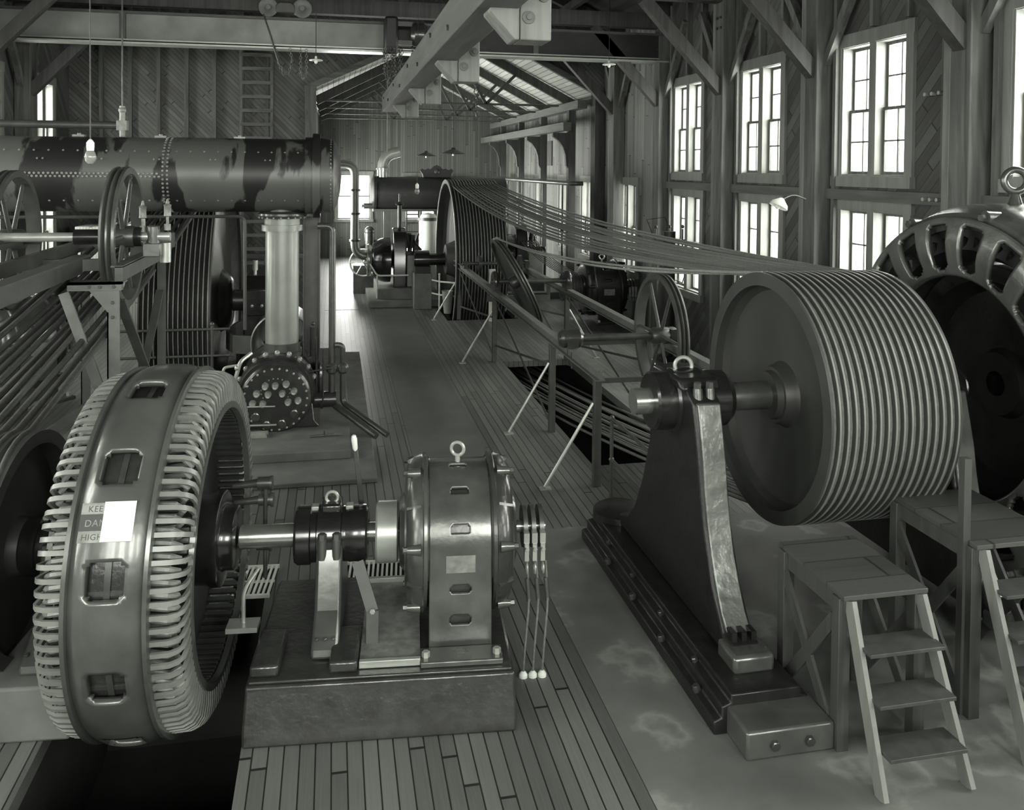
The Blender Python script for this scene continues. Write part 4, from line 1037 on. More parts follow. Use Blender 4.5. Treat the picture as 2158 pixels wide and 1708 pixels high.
t2 = idler('idler_pulley', 'leaning solid dish idler pulley on the middle of the steel track', 3.2, 4.85, 17.3, 1.66, 3.72, 1.0, tilt=-27, solid_=True, mat='cast_frame', hub=.14)
for x in (3.27, 4.81): MB().lathe([(-.05, .05), (-.05, .2), (-.02, .22), (.02, .22), (.05, .2), (.05, .05)], (x - 3.72, 0, 0), (1, 0, 0), 24).box(x - 3.72 - .06, x - 3.72 + .06, -.2, .2, -.16, -.02).build('bearing', 'cast_dark', t2)
t = thing('track_shaft', 'thin cross shaft with two small discs on the far end of the steel track', 'shaft', (4.0, 21.0, 1.62))
MB().cyl((-.85, 0, 0), (.85, 0, 0), .045, n=16).build('shaft', 'steel_dark', t)
for x in (-.42, .6): MB().lathe([(-.04, .04), (-.04, .2), (.04, .2), (.04, .04)], (x, 0, 0), (1, 0, 0), 28, closed=True).build('disc', 'cast_dark', t)
MB().box(-.82, -.72, -.1, .1, -.12, .06).box(.72, .82, -.1, .1, -.12, .06).build('bearing', 'cast_dark', t)
t = thing('tension_beam', 'dark cross beam hung under the rails below the leaning dish pulley', 'beam', (4.05, 18.6, 1.05))
MB().box(-.7, .72, -.06, .06, 0, .12).build('beam', 'frame_paint', t); MB().box(-.7, -.64, -.05, .05, .12, .31).box(.66, .72, -.05, .05, .12, .31).build('hanger', 'frame_paint', t)
for k, (dx, lab) in enumerate(((0, 'lowest pale tension rope running off the top of the leaning dish pulley'), (.05, 'second pale tension rope rising beside the first from the leaning dish pulley'))):
    a = Vector((3.27 + dx * .6, 17.2, 2.56)); b = Vector((NX0 + .03 + dx, 7.25, 3.055))
    tag(MB().tube(catenary(a, b, .16 + dx, 24), .017, 6).build('tension_rope', 'rope_pale', smooth=60), lab, 'rope')

# far motor by the right wall with its belts
far_m = copy_thing(bpy.data.objects['electric_motor'], (6.75, 21.0, -.28), 0.0, 'black round motor on the floor by the right wall beyond the steel track')
far_m.scale = (1.25, 1.18, 1.18)
for ch in [o for o in S.objects if o.parent == far_m]:
    if ch.data.materials[0].name in ('cast_gloss', 'cast_dark'):
        ch.data = ch.data.copy(); ch.data.materials[0] = MATS['black_cast']
for k in range(7):
    x = 5.75 + .07 * k
    tag(MB().tube(catenary((x, 21.0, 1.3), (x, 26.2, 1.75), .12, 10), .012, 6).build('motor_belt', 'rope_dark', smooth=60), 'thin dark belt rope running back from the black motor by the right wall', 'belt', 'belt ropes of the far motor')
t = thing('belt_pulley', 'small grooved pulley between the far black motor and its belt ropes', 'pulley', (6.0, 21.0, .975))
MB().lathe(sheave_profile(-.3, .26, .33, 7, .02, .08), (0, 0, 0), (1, 0, 0), 48, closed=True).build('rim', 'sheave_grey', t)
MB().cyl((-.3, 0, 0), (.3, 0, 0), .26, n=32).build('web', 'black_dull', t)

# ================================================================== LEFT ROPE WHEEL
LY, LZ, LR = 17.2, 1.41, 2.6
LX0, LX1 = -3.05, -1.95
t = thing('flywheel', 'enormous grooved rope wheel under the riveted tank with its hub facing the aisle', 'flywheel', (0, LY, LZ))
NL = 14
MB().lathe(sheave_profile(LX0, LX1, LR, NL, .055, .14), (0, 0, 0), (1, 0, 0), 160, closed=True).build('rim', 'sheave_grey', t)
m = MB(); p = (LX1 - LX0 - .04) / NL
for k in range(NL):
    x = LX0 + .02 + p * (k + 1) - p * .17
    m.lathe([(x - p * .1, LR - .002), (x - p * .1, LR + .006), (x + p * .1, LR + .006), (x + p * .1, LR - .002)], (0, 0, 0), (1, 0, 0), 160, closed=True)
m.build('groove_ridge', 'sheave_rib', t)
MB().lathe([(LX1, LR - .12), (LX1 - .06, LR - .14), (LX1 - .2, LR - .3), (LX1 - .24, 1.4), (LX1 - .12, .6), (LX1 + .02, .5), (LX1 + .08, .42), (LX1 + .1, .21), (LX0, .21), (LX0 + .3, 1.4), (LX0, LR - .12)], (0, 0, 0), (1, 0, 0), 120).build('web', 'cast_dark', t)
MB().cyl((LX0 - .3, 0, 0), (-.85, 0, 0), .2, n=40).build('shaft', 'steel_dark', t)
MB().cyl((-1.5, 0, 0), (-1.25, 0, 0), .203, n=40).build('shaft_collar', 'steel', t)
pl = (1.3 - .04) / 12; wc = on_axis(-2.9)
for k in range(12):
    xs = -.65 + .02 + pl * (k + .33); sx = wc[0] + xs * math.cos(AROT); sy = wc[1] + xs * math.sin(AROT)
    xw = LX0 + .02 + p * (k + 1.33)
    P = [Vector((sx + (q := .845 * 0), sy - .845 * math.sin(math.radians(a)), AZ + .845 * math.cos(math.radians(a)))) for a in [-12 + 200 * i / 20 for i in range(21)]]
    F = wrap(xw, LY, LZ, LR - .03, 178, 350, 30)
    loop = P + catenary(P[-1], F[0], .15 + random.uniform(0, .12), 20)[1:-1] + F + catenary(F[-1], P[0], .10 + random.uniform(-.05, .06), 24)[1:-1]
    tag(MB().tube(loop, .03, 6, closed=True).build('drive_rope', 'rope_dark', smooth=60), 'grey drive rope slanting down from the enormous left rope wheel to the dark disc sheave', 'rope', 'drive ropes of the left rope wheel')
t = thing('pipe_railing', 'two bar dark pipe guard rail before the enormous rope wheel', 'railing', (-2.3, 14.15, 0))
for z in (1.0, 1.42): MB().cyl((-.9, 0, z), (.72, 0, z), .022, n=10).build('rail', 'pipe_iron', t)
for x in (-.35, .45): MB().cyl((x, 0, 0), (x, 0, 1.5), .024, n=10).ball((x, 0, 1.5), .035).build('post', 'pipe_iron', t)

# left idler frame
t = thing('steel_trestle', 'riveted steel frame of channel rails on braced posts over the slanting drive ropes', 'frame', (-2.45, 10.2, 0))
MB().box(-.31, -.23, -3.4, -.05, 2.80, 3.0).box(-.31, -.15, -3.4, -.05, 2.99, 3.01).build('rail', 'frame_paint', t)
MB().box(.26, .34, -.75, 1.6, 2.80, 2.95).box(.22, .34, -.75, 1.6, 2.94, 2.96).build('rail', 'frame_paint', t)
MB().box(-1.0, -.92, -3.4, 3.2, 2.80, 2.95).build('rail', 'frame_paint', t)
MB().box(-1.0, .3, 2.4, 2.48, 2.86, 3.06).build('cross_beam', 'frame_paint', t)
MB().box(-1.0, -.1, .9, .98, 2.72, 2.86).build('cross_beam', 'frame_paint', t)
MB().box(-.16, .35, -.86, -.78, 2.72, 2.8).box(-.16, .35, -.86, -.60, 2.78, 2.8).build('cross_beam', 'frame_paint_pale', t)
MB().prism([(.05, 2.72), (.33, 2.72), (.33, 2.5), (.22, 2.5)], -.87, -.85, 'xz').build('gusset', 'frame_paint_pale', t)
for (x, y) in ((.27, -.8), (.3, 1.5), (-.96, -.8), (-.96, 2.9)):
    MB().box(x - .06, x + .06, y - .05, y - .035, 0, 2.8).box(x - .06, x - .045, y - .05, y + .06, 0, 2.8).build('post', 'frame_paint_pale' if y < 0 else 'frame_paint', t)
MB().bar((-.2, -.83, 2.7), (.24, -.83, 1.4), .1, .03, (0, 1, 0)).build('brace', 'frame_paint_pale', t)
MB().bar((.3, -.7, 2.6), (.3, 1.4, .9), .03, .1, (1, 0, 0)).build('brace', 'frame_paint', t)
MB().bar((.3, 1.4, 2.4), (.3, -.7, .7), .03, .09, (1, 0, 0)).build('brace', 'frame_paint', t)
MB().bar((.24, -.85, 1.7), (-1.1, -2.6, .9), .03, .09, (0, 0, 1)).build('brace', 'frame_paint', t)
MB().bar((.22, -.82, 1.35), (-.9, -1.6, .05), .03, .1, (1, 0, 0)).build('brace', 'frame_paint', t)
b = MB()
for x, z in ((.05, 2.76), (.15, 2.76), (.28, 2.76), (.27, 2.6), (.27, 1.2), (.27, 1.05), (.27, 2.45)): b.hexbolt((x, -.875, z), (0, -1, 0), .018, .015)
b.build('bolt', 'steel_dark', t)
t3 = idler('idler_pulley', 'tall thin grooved idler pulley on the riveted frame', -4.1, -1.78, 10.2, 3.2, -2.27, .77, mat='cast_frame', smat='steel_pale')
m = MB().box(.22, .40, -.1, .1, -.22, -.07).cyl((.31, 0, -.08), (.31, 0, .12), .07, n=16).build('bearing', 'cast_frame', t3, bevel=.01)
for x, z0 in ((.2, .1), (.46, .12)):
    m = MB().cyl((x, 0, z0 - .05), (x, 0, z0 + .02), .035, n=14).cyl((x, 0, z0 + .02), (x, 0, z0 + .1), .015, n=8).lathe([(z0 + .1, .02), (z0 + .11, .042), (z0 + .13, .038), (z0 + .22, .038), (z0 + .23, .045), (z0 + .25, .02), (z0 + .3, .01)], (x, 0, 0), (0, 0, 1), 18)
    m.build('oil_cup', 'coil', t3)
MB().cyl((-.5, 0, 0), (-.06, 0, 0), .085, n=20).cyl((.06, 0, 0), (.2, 0, 0), .11, n=20).build('sleeve', 'black', t3)
MB().cyl((.42, .1, -.3), (.42, .1, -.08), .06, n=16).build('drip_can', 'steel_pale', t3)
t4 = idler('idler_pulley', 'dark idler pulley cut by the frame edge beside the long shaft', -4.1, -3.2, 10.5, 3.15, -3.5, .77, mat='frame_paint')

# ================================================================== RIVETED TANK
TY, TZ, TR = 13.3, 3.86, .545
t = thing('air_receiver_tank', 'long horizontal riveted air tank with worn patchy paint hanging above the compressor', 'tank', (-3.2, TY, TZ))
x0, x1 = -3.45, 2.85
MB().lathe([(x0, 0), (x0, TR), (-1.75, TR), (-1.75, TR - .012), (.9, TR - .012), (.9, TR), (x1, TR)], (0, 0, 0), (1, 0, 0), 96).build('shell', 'tank_worn', t, smooth=60)
MB().lathe([(x1 - .05, TR), (x1 - .05, TR + .03), (x1 + .06, TR + .03), (x1 + .06, TR + .09), (x1 + .17, TR + .09), (x1 + .17, TR + .03), (x1 + .36, TR), (x1 + .42, TR * .8), (x1 + .46, TR * .45), (x1 + .48, 0)], (0, 0, 0), (1, 0, 0), 96).build('end_head', 'tank_worn', t)
rv = MB()
def rivet(x, a, r=.014):
    n_ = Vector((0, -math.sin(a), math.cos(a)))
    r *= 1.5; rv.lathe([(0, r), (r * .5, r * .8), (r * .8, 0)], Vector((x, 0, 0)) + n_ * (TR - .004), n_, 6)
for x in (-1.78, .87, .93, x1 - .02, x1 + .32):
    for k in range(56): rivet(x, 2 * PI * k / 56 if x < x1 + .1 else 2 * PI * k / 56, .013)
for k in range(44):
    x = -1.7 + k * .058
    rivet(x, math.radians(88)); rivet(x + .029, math.radians(92.5))
for a in (52, 132):
    for k in range(34): rivet(-3.4 + k * .185, math.radians(a), .011)
for k in range(8): rivet(-3.0 + .75 * k, math.radians(66), .011); rivet(-2.93 + .75 * k, math.radians(66), .011)
o = rv.build('rivet', 'coil', t); o['kind'] = 'stuff'
for k, x in enumerate((-2.6, -1.55, -.35, .75, 1.85)):
    MB().box(x - .08, x + .08, -.05, .05, TR - .01, TR + .02).hexbolt((x, 0, TR + .02), (0, 0, 1), .025, .02).build('fitting', 'coil', t)
for x in (2.35, 2.6): MB().cyl((x, -.05, -TR - .2), (x, -.05, -TR + .03), .05, n=14).ball((x, -.05, -TR - .22), .07).build('valve', 'steel_pale', t)
MB().cyl((2.45, 0, -TR - .12), (2.45, 0, -TR + .05), .2, n=24).build('outlet', 'tank_worn', t)
t = thing('tank_hanger', 'dark steel column carrying the riveted tank behind the compressor', 'column', (-.32, 13.95, 0))
MB().box(-.13, .13, -.02, .02, 0, 3.4).box(-.13, -.11, -.12, .12, 0, 3.4).box(.11, .13, -.12, .12, 0, 3.4).build('column', 'frame_paint', t)
MB().bar((0, -.6, 3.28), (0, .1, 3.28), .2, .08).build('bracket', 'frame_paint', t)
t = thing('tank_hanger', 'dark steel column carrying the riveted tank by the left wall', 'column', (-6.3, 13.95, 0))
MB().box(-.13, .13, -.02, .02, 0, 3.4).build('column', 'frame_paint', t); MB().bar((0, -.6, 3.28), (0, .1, 3.28), .2, .08).build('bracket', 'frame_paint', t)
t = thing('steam_pipe', 'horizontal pipe with valve and tee running along above the riveted tank', 'pipe', (-4.8, 13.2, 4.56))
MB().cyl((-1.8, 0, 0), (1.8, 0, 0), .055, n=16).build('pipe', 'pipe_iron', t)
MB().cyl((1.85, 0, -.16), (1.85, 0, .28), .04, n=14).box(1.78, 1.92, -.06, .06, -.07, .07).ball((1.85, 0, .22), .055).build('tee', 'coil', t)
MB().cyl((1.85, 0, .28), (1.85, 0, 3.3), .012, n=8).build('rod', 'steel_dark', t)
MB().cyl((-.65, 0, -.2), (-.65, 0, 0), .05, n=12).build('branch', 'pipe_iron', t)
t = thing('drain_pipe', 'thin pipe running under the riveted tank and bending down beside the stack', 'pipe', (-1.25, 13.05, 1.6))
MB().tube(path([(-5.2, 0, 1.66), (0, 0, 1.66), (0, 0, 0)], .1), .025).build('pipe', 'pipe_iron', t)

# ================================================================== NEAR COMPRESSOR
t = thing('machine_foundation', 'stepped concrete foundation slab under the near compressor', 'foundation', (-.55, 14.8, 0))
MB().box(-1.05, 1.12, -3.9, 3.7, 0, .06).box(-1.0, .8, -3.1, 3.6, .06, .18).build('slab', 'concrete', t, bevel=.01)
CX, CY = -.79, 12.7
t = thing('air_compressor', 'ornate round headed compressor end with rows of capped ports facing the viewer', 'compressor', (CX, CY, .18))
CZ = .47
MB().lathe([(-.02, 0), (-.02, .46), (0, .48), (.04, .5), (.12, .5)], (0, 0, CZ), (0, 1, 0), 64).build('port_plate', 'cast_dark', t)
MB().lathe([(.1, .44), (.1, .52), (.16, .54), (.28, .56), (.4, .53), (.42, .47), (.48, .47), (.5, .56), (.6, .56), (.62, .48), (1.2, .48), (1.22, .56), (1.32, .56), (1.34, .3)], (0, 0, CZ + .03), (0, 1, 0), 64).build('cylinder', 'black_cast', t)
MB().prism([(-.62, 0), (-.54, .1), (-.5, .45), (.5, .45), (.54, .1), (.62, 0)], .12, 1.3, 'xz').build('saddle', 'cast_dark', t, bevel=.02)
SC = 1 / 2.945 * .0068
for (px_, pz_) in [(403, 1178), (463, 1178), (528, 1170), (352, 1222), (420, 1230), (505, 1228), (575, 1215), (328, 1283), (388, 1287), (540, 1282), (600, 1275)]:
    x = (px_ - 465) * SC; z = CZ + (1262 - pz_) * SC
    MB().lathe([(0, .052), (.02, .052), (.03, .045), (.07, .043), (.085, .035), (.085, .025), (.075, 0)], (x, -.02, z), (0, -1, 0), 16).build('port_cap', 'steel_pale', t)
for (px_, pz_) in [(345, 1365), (412, 1420), (503, 1415), (578, 1357)]:
    x = (px_ - 465) * SC; z = CZ + (1262 - pz_) * SC
    MB().lathe([(0, .06), (.03, .06), (.035, .045), (.01, .04), (.01, 0)], (x, -.02, z), (0, -1, 0), 16).build('open_port', 'cast_gloss', t)
m = MB()
for k in range(26):
    a = 2 * PI * k / 26; m.hexbolt((.44 * math.cos(a), -.02, CZ + .44 * math.sin(a)), (0, -1, 0), .016, .02)
for k in range(14):
    a = math.radians(-30 + 240 * k / 13); m.hexbolt((.2 * math.cos(a), -.02, CZ + .12 + .2 * math.sin(a) * .9), (0, -1, 0), .01, .015)
m.build('stud', 'steel_pale', t)
m = MB()
for k in range(9):
    a = math.radians(20 + 140 * k / 8); p_ = Vector((.56 * math.cos(a), .36, CZ + .03 + .56 * math.sin(a)))
    m.ball(p_, .04); m.cyl(p_ + Vector((0, -.06, 0)), p_ + Vector((0, .05, 0)), .028, n=10)
m.build('flange_bolt', 'steel_pale', t)
MB().lathe([(.0, .3), (.05, .3), (.08, .27), (.2, .27)], (.05, .66, CZ + .5), (0, 0, 1), 40).build('stack_flange', 'cast_gloss', t)
m = MB()
m.tube(path([(-.55, .1, .05), (-.62, -.1, .5), (-.48, -.1, 1.05), (-.35, .1, 1.12)], .08), .028)
m.tube(path([(-.72, .0, .1), (-.72, .0, .95), (-.5, .0, .98)], .06), .02)
m.cyl((-.5, -.12, .14), (.02, -.12, .13), .014).cyl((-.42, -.1, .40), (.0, -.1, .39), .012).cyl((-.72, 0, .62), (-.5, 0, .64), .04)
m.ball((-.72, 0, .3), .045).ball((-.62, -.1, .18), .05).ball((-.52, -.1, .96), .04)
m.build('valve_pipe', 'steel_pale', t)
m = MB()
m.cyl((.56, .5, .4), (.56, .5, 1.25), .018).cyl((.5, .8, .9), (.5, .8, 1.35), .045).ball((.5, .8, 1.4), .03).cyl((.66, .3, .3), (.66, .3, 1.1), .012).cyl((.4, .25, .78), (.78, .2, .84), .015)
m.lathe([(0, .22), (.06, .24), (.1, .2), (.1, 0)], (.55, .9, .55), (1, 0, 0), 24).cyl((.5, .5, .3), (.85, .5, .3), .12, n=18).lathe([(0, .14), (.04, .14), (.04, 0)], (.62, .5, .3), (1, 0, 0), 18)
m.build('side_valve_gear', 'cast_dark', t)
MB().lathe([(0, .48), (.03, .5), (.08, .48), (1.1, .47), (1.15, .44), (1.2, .3)], (0.0, 1.6, .95), (0, 1, 0), 56).build('barrel', 'lagging', t)
MB().box(-.4, .55, 1.5, 4.9, 0, .45).box(-.78, .1, 3.3, 4.9, .4, 1.15).build('frame', 'cast_dark', t, bevel=.04)
MB().prism([(3.3, 1.1), (5.1, 1.1), (5.1, 1.6), (4.9, 1.82), (3.5, 1.82), (3.3, 1.6)], -.75, -.15, 'yz').build('bearing_cap', 'black_cast', t, bevel=.03)
m = MB()
for x in (-.62, -.45, -.28): m.hexbolt((x, 3.3, 1.3), (0, -1, 0), .03, .02)
for x, y in ((-.6, 3.7), (-.3, 3.7), (-.45, 4.5)): m.cyl((x, y, 1.82), (x, y, 1.9), .03, n=10).cyl((x, y, 1.9), (x, y, 2.08), .05, n=12)
m.build('oiler', 'steel_pale', t)
MB().prism([(-.75, 3.6), (-.9, 3.0), (-.95, 2.3), (-.8, 1.9), (-.45, 1.75), (-.45, 1.8), (-.76, 1.95), (-.9, 2.3), (-.85, 3.0), (-.7, 3.6)], .75, 1.05, 'xy').build('splash_guard', 'frame_paint', t)
MB().lathe([(-.05, 0), (-.05, .62), (.05, .62), (.05, 0)], (.5, 4.2, .95), (1, 0, 0), 40).build('crank_disc', 'cast_gloss', t, bevel=.01)
t = thing('oil_drip_tray', 'small shallow metal drip tray at the foot of the compressor end', 'tray', (-1.05, 12.5, .182))
MB().box(-.17, .17, -.09, .09, 0, .01).box(-.17, .17, -.09, -.08, .01, .05).box(-.17, .17, .08, .09, .01, .05).box(-.17, -.16, -.09, .09, .01, .05).box(.16, .17, -.09, .09, .01, .05).build('tray', 'steel_pale', t)
t = thing('riser_stack', 'tall pale vertical riser pipe between the compressor and the riveted tank', 'pipe', (-.74, 13.36, .98))
MB().lathe([(0, .30), (.05, .30), (.06, .27), (.1, .27), (.11, .245), (2.05, .245), (2.05, .3), (2.14, .3), (2.14, .26), (2.25, .26)], (0, 0, 0), (0, 0, 1), 56).build('pipe', 'lagging', t)
MB().lathe([(2.24, .26), (2.24, .33), (2.28, .36), (2.31, .36), (2.34, .3), (2.36, 0)], (0, -.0, 0), (0, 0, 1), 56).build('saddle_flange', 'cast_gloss', t)
m = MB()
for k in range(20): a = 2 * PI * k / 20; m.ball((.34 * math.cos(a), .34 * math.sin(a), 2.25), .016, n=6)
for k in range(10): a = 2 * PI * k / 10; m.hexbolt((.275 * math.cos(a), .275 * math.sin(a), .06), (0, 0, 1), .018, .03)
m.build('bolt', 'steel_pale', t)
t = thing('water_pipe', 'upright iron pipe from the tank valve down to the floor beside the compressor', 'pipe', (0, 13.2, 0))
MB().tube(path([(-.22, .05, 3.1), (0, .05, 3.1), (0, 0, .42), (.64, -.62, .07)], .1), .05, 12).build('pipe', 'pipe_iron', t)
MB().lathe([(-.06, 0), (-.06, .05), (-.02, .09), (.02, .09), (.06, .05), (.06, 0)], (0, -.02, .95), (0, -1, 0), 16).cyl((0, -.02, .9), (0, -.02, 1.0), .075, n=14).build('valve', 'steel_dark', t)
t = thing('water_pipe', 'short iron side branch pipe running parallel beside the upright floor pipe', 'pipe', (.14, 13.2, 0))
MB().tube(path([(-.1, 0, 1.3), (.02, 0, 1.3), (.02, 0, .42), (.66, -.6, .07)], .08), .042, 12).build('pipe', 'pipe_iron', t)
MB().lathe([(-.06, 0), (-.06, .05), (-.02, .09), (.02, .09), (.06, .05), (.06, 0)], (.02, -.02, .95), (0, -1, 0), 16).cyl((.02, -.02, .9), (.02, -.02, 1.0), .07, n=14).build('valve', 'steel_dark', t)
t = thing('floor_bracket', 'thin iron bar lying on the concrete slab beside the compressor foot', 'bar', (-.1, 12.3, .185))
MB().cyl((-.2, 0, .02), (.25, .02, .02), .014).cyl((0, .0, .0), (0, 0, .09), .01).build('bar', 'steel_dark', t)

# ================================================================== FAR ROOM MACHINES
def far_compressor(label, x, y, name='air_compressor'):
    t = thing(name, label, 'compressor', (x, y, 0))
    MB().box(-.7, 1.45, -1.1, 2.6, 0, .2).box(-.45, .85, -.8, 2.4, .16, .5).build('plinth', 'concrete', t, bevel=.02)
    MB().lathe([(-.5, 0), (-.5, .3), (-.42, .34), (-.4, .5), (-.2, .62), (-.05, .66), (.1, .66), (.1, 0)], (-.15, 0, 1.25), (1, 0, 0), 40).build('crank_housing', 'black', t)
    MB().lathe([(0, .34), (0, .46), (.06, .48), (.12, .46), (.12, .34)], (-.72, -.0, 1.25), (1, 0, 0), 40, closed=True).build('guard_ring', 'steel', t)
    MB().prism([(-.5, .45), (.5, .45), (.5, 1.8), (.38, 2.1), (.1, 2.2), (-.1, 2.2), (-.38, 2.1), (-.5, 1.8)], .02, .4, 'yz').build('belt_guard', 'black', t, bevel=.03)
    MB().box(.42, .9, -.45, .35, .5, 1.42).build('pier', 'concrete_light', t, bevel=.02)
    MB().box(.38, .95, -.5, .4, 1.42, 1.55).build('pier_cap', 'black', t, bevel=.02)
    m = MB()
    for k in range(14):
        m.cyl((.45 + random.random() * .45, -.3 + random.random() * .5, 1.5), (.45 + random.random() * .4, -.3 + random.random() * .5, 1.75 + random.random() * .3), .02 + random.random() * .03)
    m.build('valve_gear', 'cast_dark', t)
    MB().lathe([(0, .36), (.04, .4), (.1, .36), (1.3, .36), (1.35, .4), (1.4, .3), (1.42, 0)], (-.3, .7, 1.2), (0, 1, 0), 36).build('cylinder', 'cast_dark', t)
    MB().cyl((.25, .3, 2.1), (.25, .3, 2.9), .06, n=14).lathe([(0, .1), (.05, .14), (.1, .1), (.1, 0)], (.25, .3, 2.85), (0, 0, 1), 16).cyl((.25, .3, 2.9), (.25, .3, 3.2), .03).build('oil_pillar', 'steel_dark', t)
    MB().tube(path([(-.75, -.4, 1.35), (-.45, -.55, .85), (.45, -.55, .85)], .1), .025).cyl((-.45, -.55, 0), (-.45, -.55, .85), .02).build('guard_rail', 'pipe_white', t)
    return t
fc = far_compressor('black compressor with tall belt guard box beside the aisle in the far room', 1.72, 25.6)
c2 = copy_thing(fc, (5.6, 26.6, 0), 0, 'black compressor standing partly hidden behind the sweeping drive ropes')
t = thing('valve_wheel', 'spoked hand wheel and cluster of valves beyond the aisle compressor', 'hand wheel', (.95, 27.2, 0))
MB().ring((0, 0, 1.0), (.2, 1, 0), .42, .03, 36, 8).build('wheel_rim', 'steel_pale', t)
for k in range(6):
    a = PI * k / 3; MB().cyl((0, 0, 1.0), (.42 * math.cos(a), 0, 1.0 + .42 * math.sin(a)), .018).build('spoke', 'steel_pale', t)
MB().box(-.3, .4, .1, .8, 0, .9).cyl((.2, .3, .9), (.2, .3, 1.9), .16, n=18).cyl((-.1, .3, 1.5), (.4, .3, 1.6), .1).ball((.2, .3, 1.95), .17).build('valve_body', 'cast_dark', t)
t = thing('exhaust_pipe', 'pale bent pipe dropping from the riveted tank end to the far compressor', 'pipe', (.65, 26.0, 1.3))
MB().tube(path([(-1.02, -.2, 2.78), (0, 0, 2.78), (0, 0, 0.05), (.6, 0, 0.0)], .35), .125, 16).build('pipe', 'lagging', t)
m = MB()
for z in (2.0, 1.3, .5): m.lathe([(-.03, .12), (-.03, .16), (.03, .16), (.03, .12)], (0, 0, z), (0, 0, 1), 20, closed=True)
m.build('collar', 'steel_dark', t)
t = thing('air_receiver_tank', 'long black horizontal air tank standing across the far room on columns', 'tank', (3.5, 28.6, 3.14))
MB().lathe([(-2.3, 0), (-2.28, .3), (-2.22, .5), (-2.18, .56), (-2.1, .56), (-2.1, .53), (2.2, .53), (2.25, .4), (2.3, 0)], (0, 0, 0), (1, 0, 0), 64).build('shell', 'black_dull', t)
rv = MB()
for k in range(90): rv.ball((-2.05 + k * .047, -.53, -.02), .012, n=5)
o = rv.build('rivet', 'steel_dark', t); o['kind'] = 'stuff'
for x in (-1.75, -.1, 1.8): MB().box(x - .1, x + .1, -.1, .1, -3.14, -.5).build('column', 'frame_paint', t)
MB().box(-2.2, 2.2, -.25, .25, -.6, -.52).build('cradle', 'frame_paint', t)
MB().lathe([(0, .09), (.3, .09), (.32, .05), (.36, .05), (.36, 0)], (-2.2, -.2, -.42), (-1, 0, 0), 18).build('nozzle', 'steel_dark', t)
t = thing('exhaust_elbow', 'stove pipe elbow rising from the end of the far black tank', 'pipe', (1.62, 28.6, 3.66))
MB().tube(path([(0, 0, 0), (0, 0, .72), (.55, 0, .84)], .4), .18, 20).build('elbow', 'lagging', t)
MB().lathe([(0, .2), (.25, .2), (.25, .23), (.3, .23), (.3, .18)], (0, 0, 0), (0, 0, 1), 24).build('collar', 'steel', t)
t = thing('carved_crest', 'dark scrolled crest standing on top of the far black tank', 'ornament', (3.4, 28.6, 3.66))
pr = [(-.45, 0), (-.48, .12), (-.56, .22), (-.5, .3), (-.4, .24), (-.3, .3), (-.2, .27), (-.12, .36), (0, .42), (.12, .36), (.2, .27), (.3, .3), (.4, .24), (.5, .3), (.56, .22), (.48, .12), (.45, 0)]
MB().prism(pr, -.05, .05, 'xz').build('crest', 'black_dull', t, bevel=.01)
MB().ball((0, -.06, .2), .09, 1, .4, 1).build('medallion', 'steel_dark', t)
t = thing('upright_receiver', 'pale upright lagged cylinder under the far black tank', 'cylinder', (3.0, 27.4, 0))
MB().lathe([(0, .3), (1.1, .3), (1.12, .34), (1.18, .34), (1.2, .3), (2.35, .3), (2.5, .22), (2.55, 0)], (0, 0, 0), (0, 0, 1), 32).build('shell', 'pipe_white', t)
MB().lathe([(2.3, .31), (2.3, .33), (2.4, .33), (2.4, .31)], (0, 0, 0), (0, 0, 1), 32, closed=True).build('band', 'frame_paint', t)
t = thing('iron_ladder', 'short black iron ladder standing under the far black tank', 'ladder', (2.55, 28.0, 0))
for x in (-.19, .19): MB().box(x - .02, x + .02, -.03, .03, 0, 2.6).build('side_rail', 'black_dull', t)
for k in range(9): MB().box(-.19, .19, -.02, .02, .2 + k * .28, .24 + k * .28).build('rung', 'black_dull', t)
t = thing('pipe_railing', 'white curved two bar guard railing in front of the tall far rope wheel', 'railing', (3.3, 23.4, 0))
R_ = [(-.72, 1.9), (-.62, .9), (-.38, .35), (0, .0), (.4, -.1), (1.1, -.1), (1.5, .1)]
for z in (.82, .45): MB().tube([(x, y, z) for x, y in R_], .024, 8).build('rail', 'pipe_white', t)
for x, y in ((-.38, .35), (.3, -.1), (1.45, .08)): MB().cyl((x, y, 0), (x, y, 1.02), .024, n=10).ball((x, y, 1.02), .035).build('post', 'pipe_white', t)
t = thing('drip_can', 'small pale tapered can standing on the floor under the far wheel shaft', 'can', (3.1, 23.35, 0))
MB().lathe([(0, 0), (0, .1), (.6, .16), (.62, .17), (.62, .14)], (0, 0, 0), (0, 0, 1), 20).build('can', 'steel_pale', t)
t = thing('wall_pipework', 'dark pipe line with drops and valves along the right wall of the far room', 'pipe', (7.0, 31.0, 0))
MB().tube(path([(0, 6.5, 3.55), (0, -6.2, 3.55), (.35, -6.2, 3.55)], .2), .07, 12).build('header', 'pipe_iron', t)
for y in (-5.2, -2.4, .6, 3.4): MB().cyl((0, y, 0), (0, y, 3.55), .035, n=10).ball((0, y, 2.1), .07).build('drop_pipe', 'pipe_iron', t)
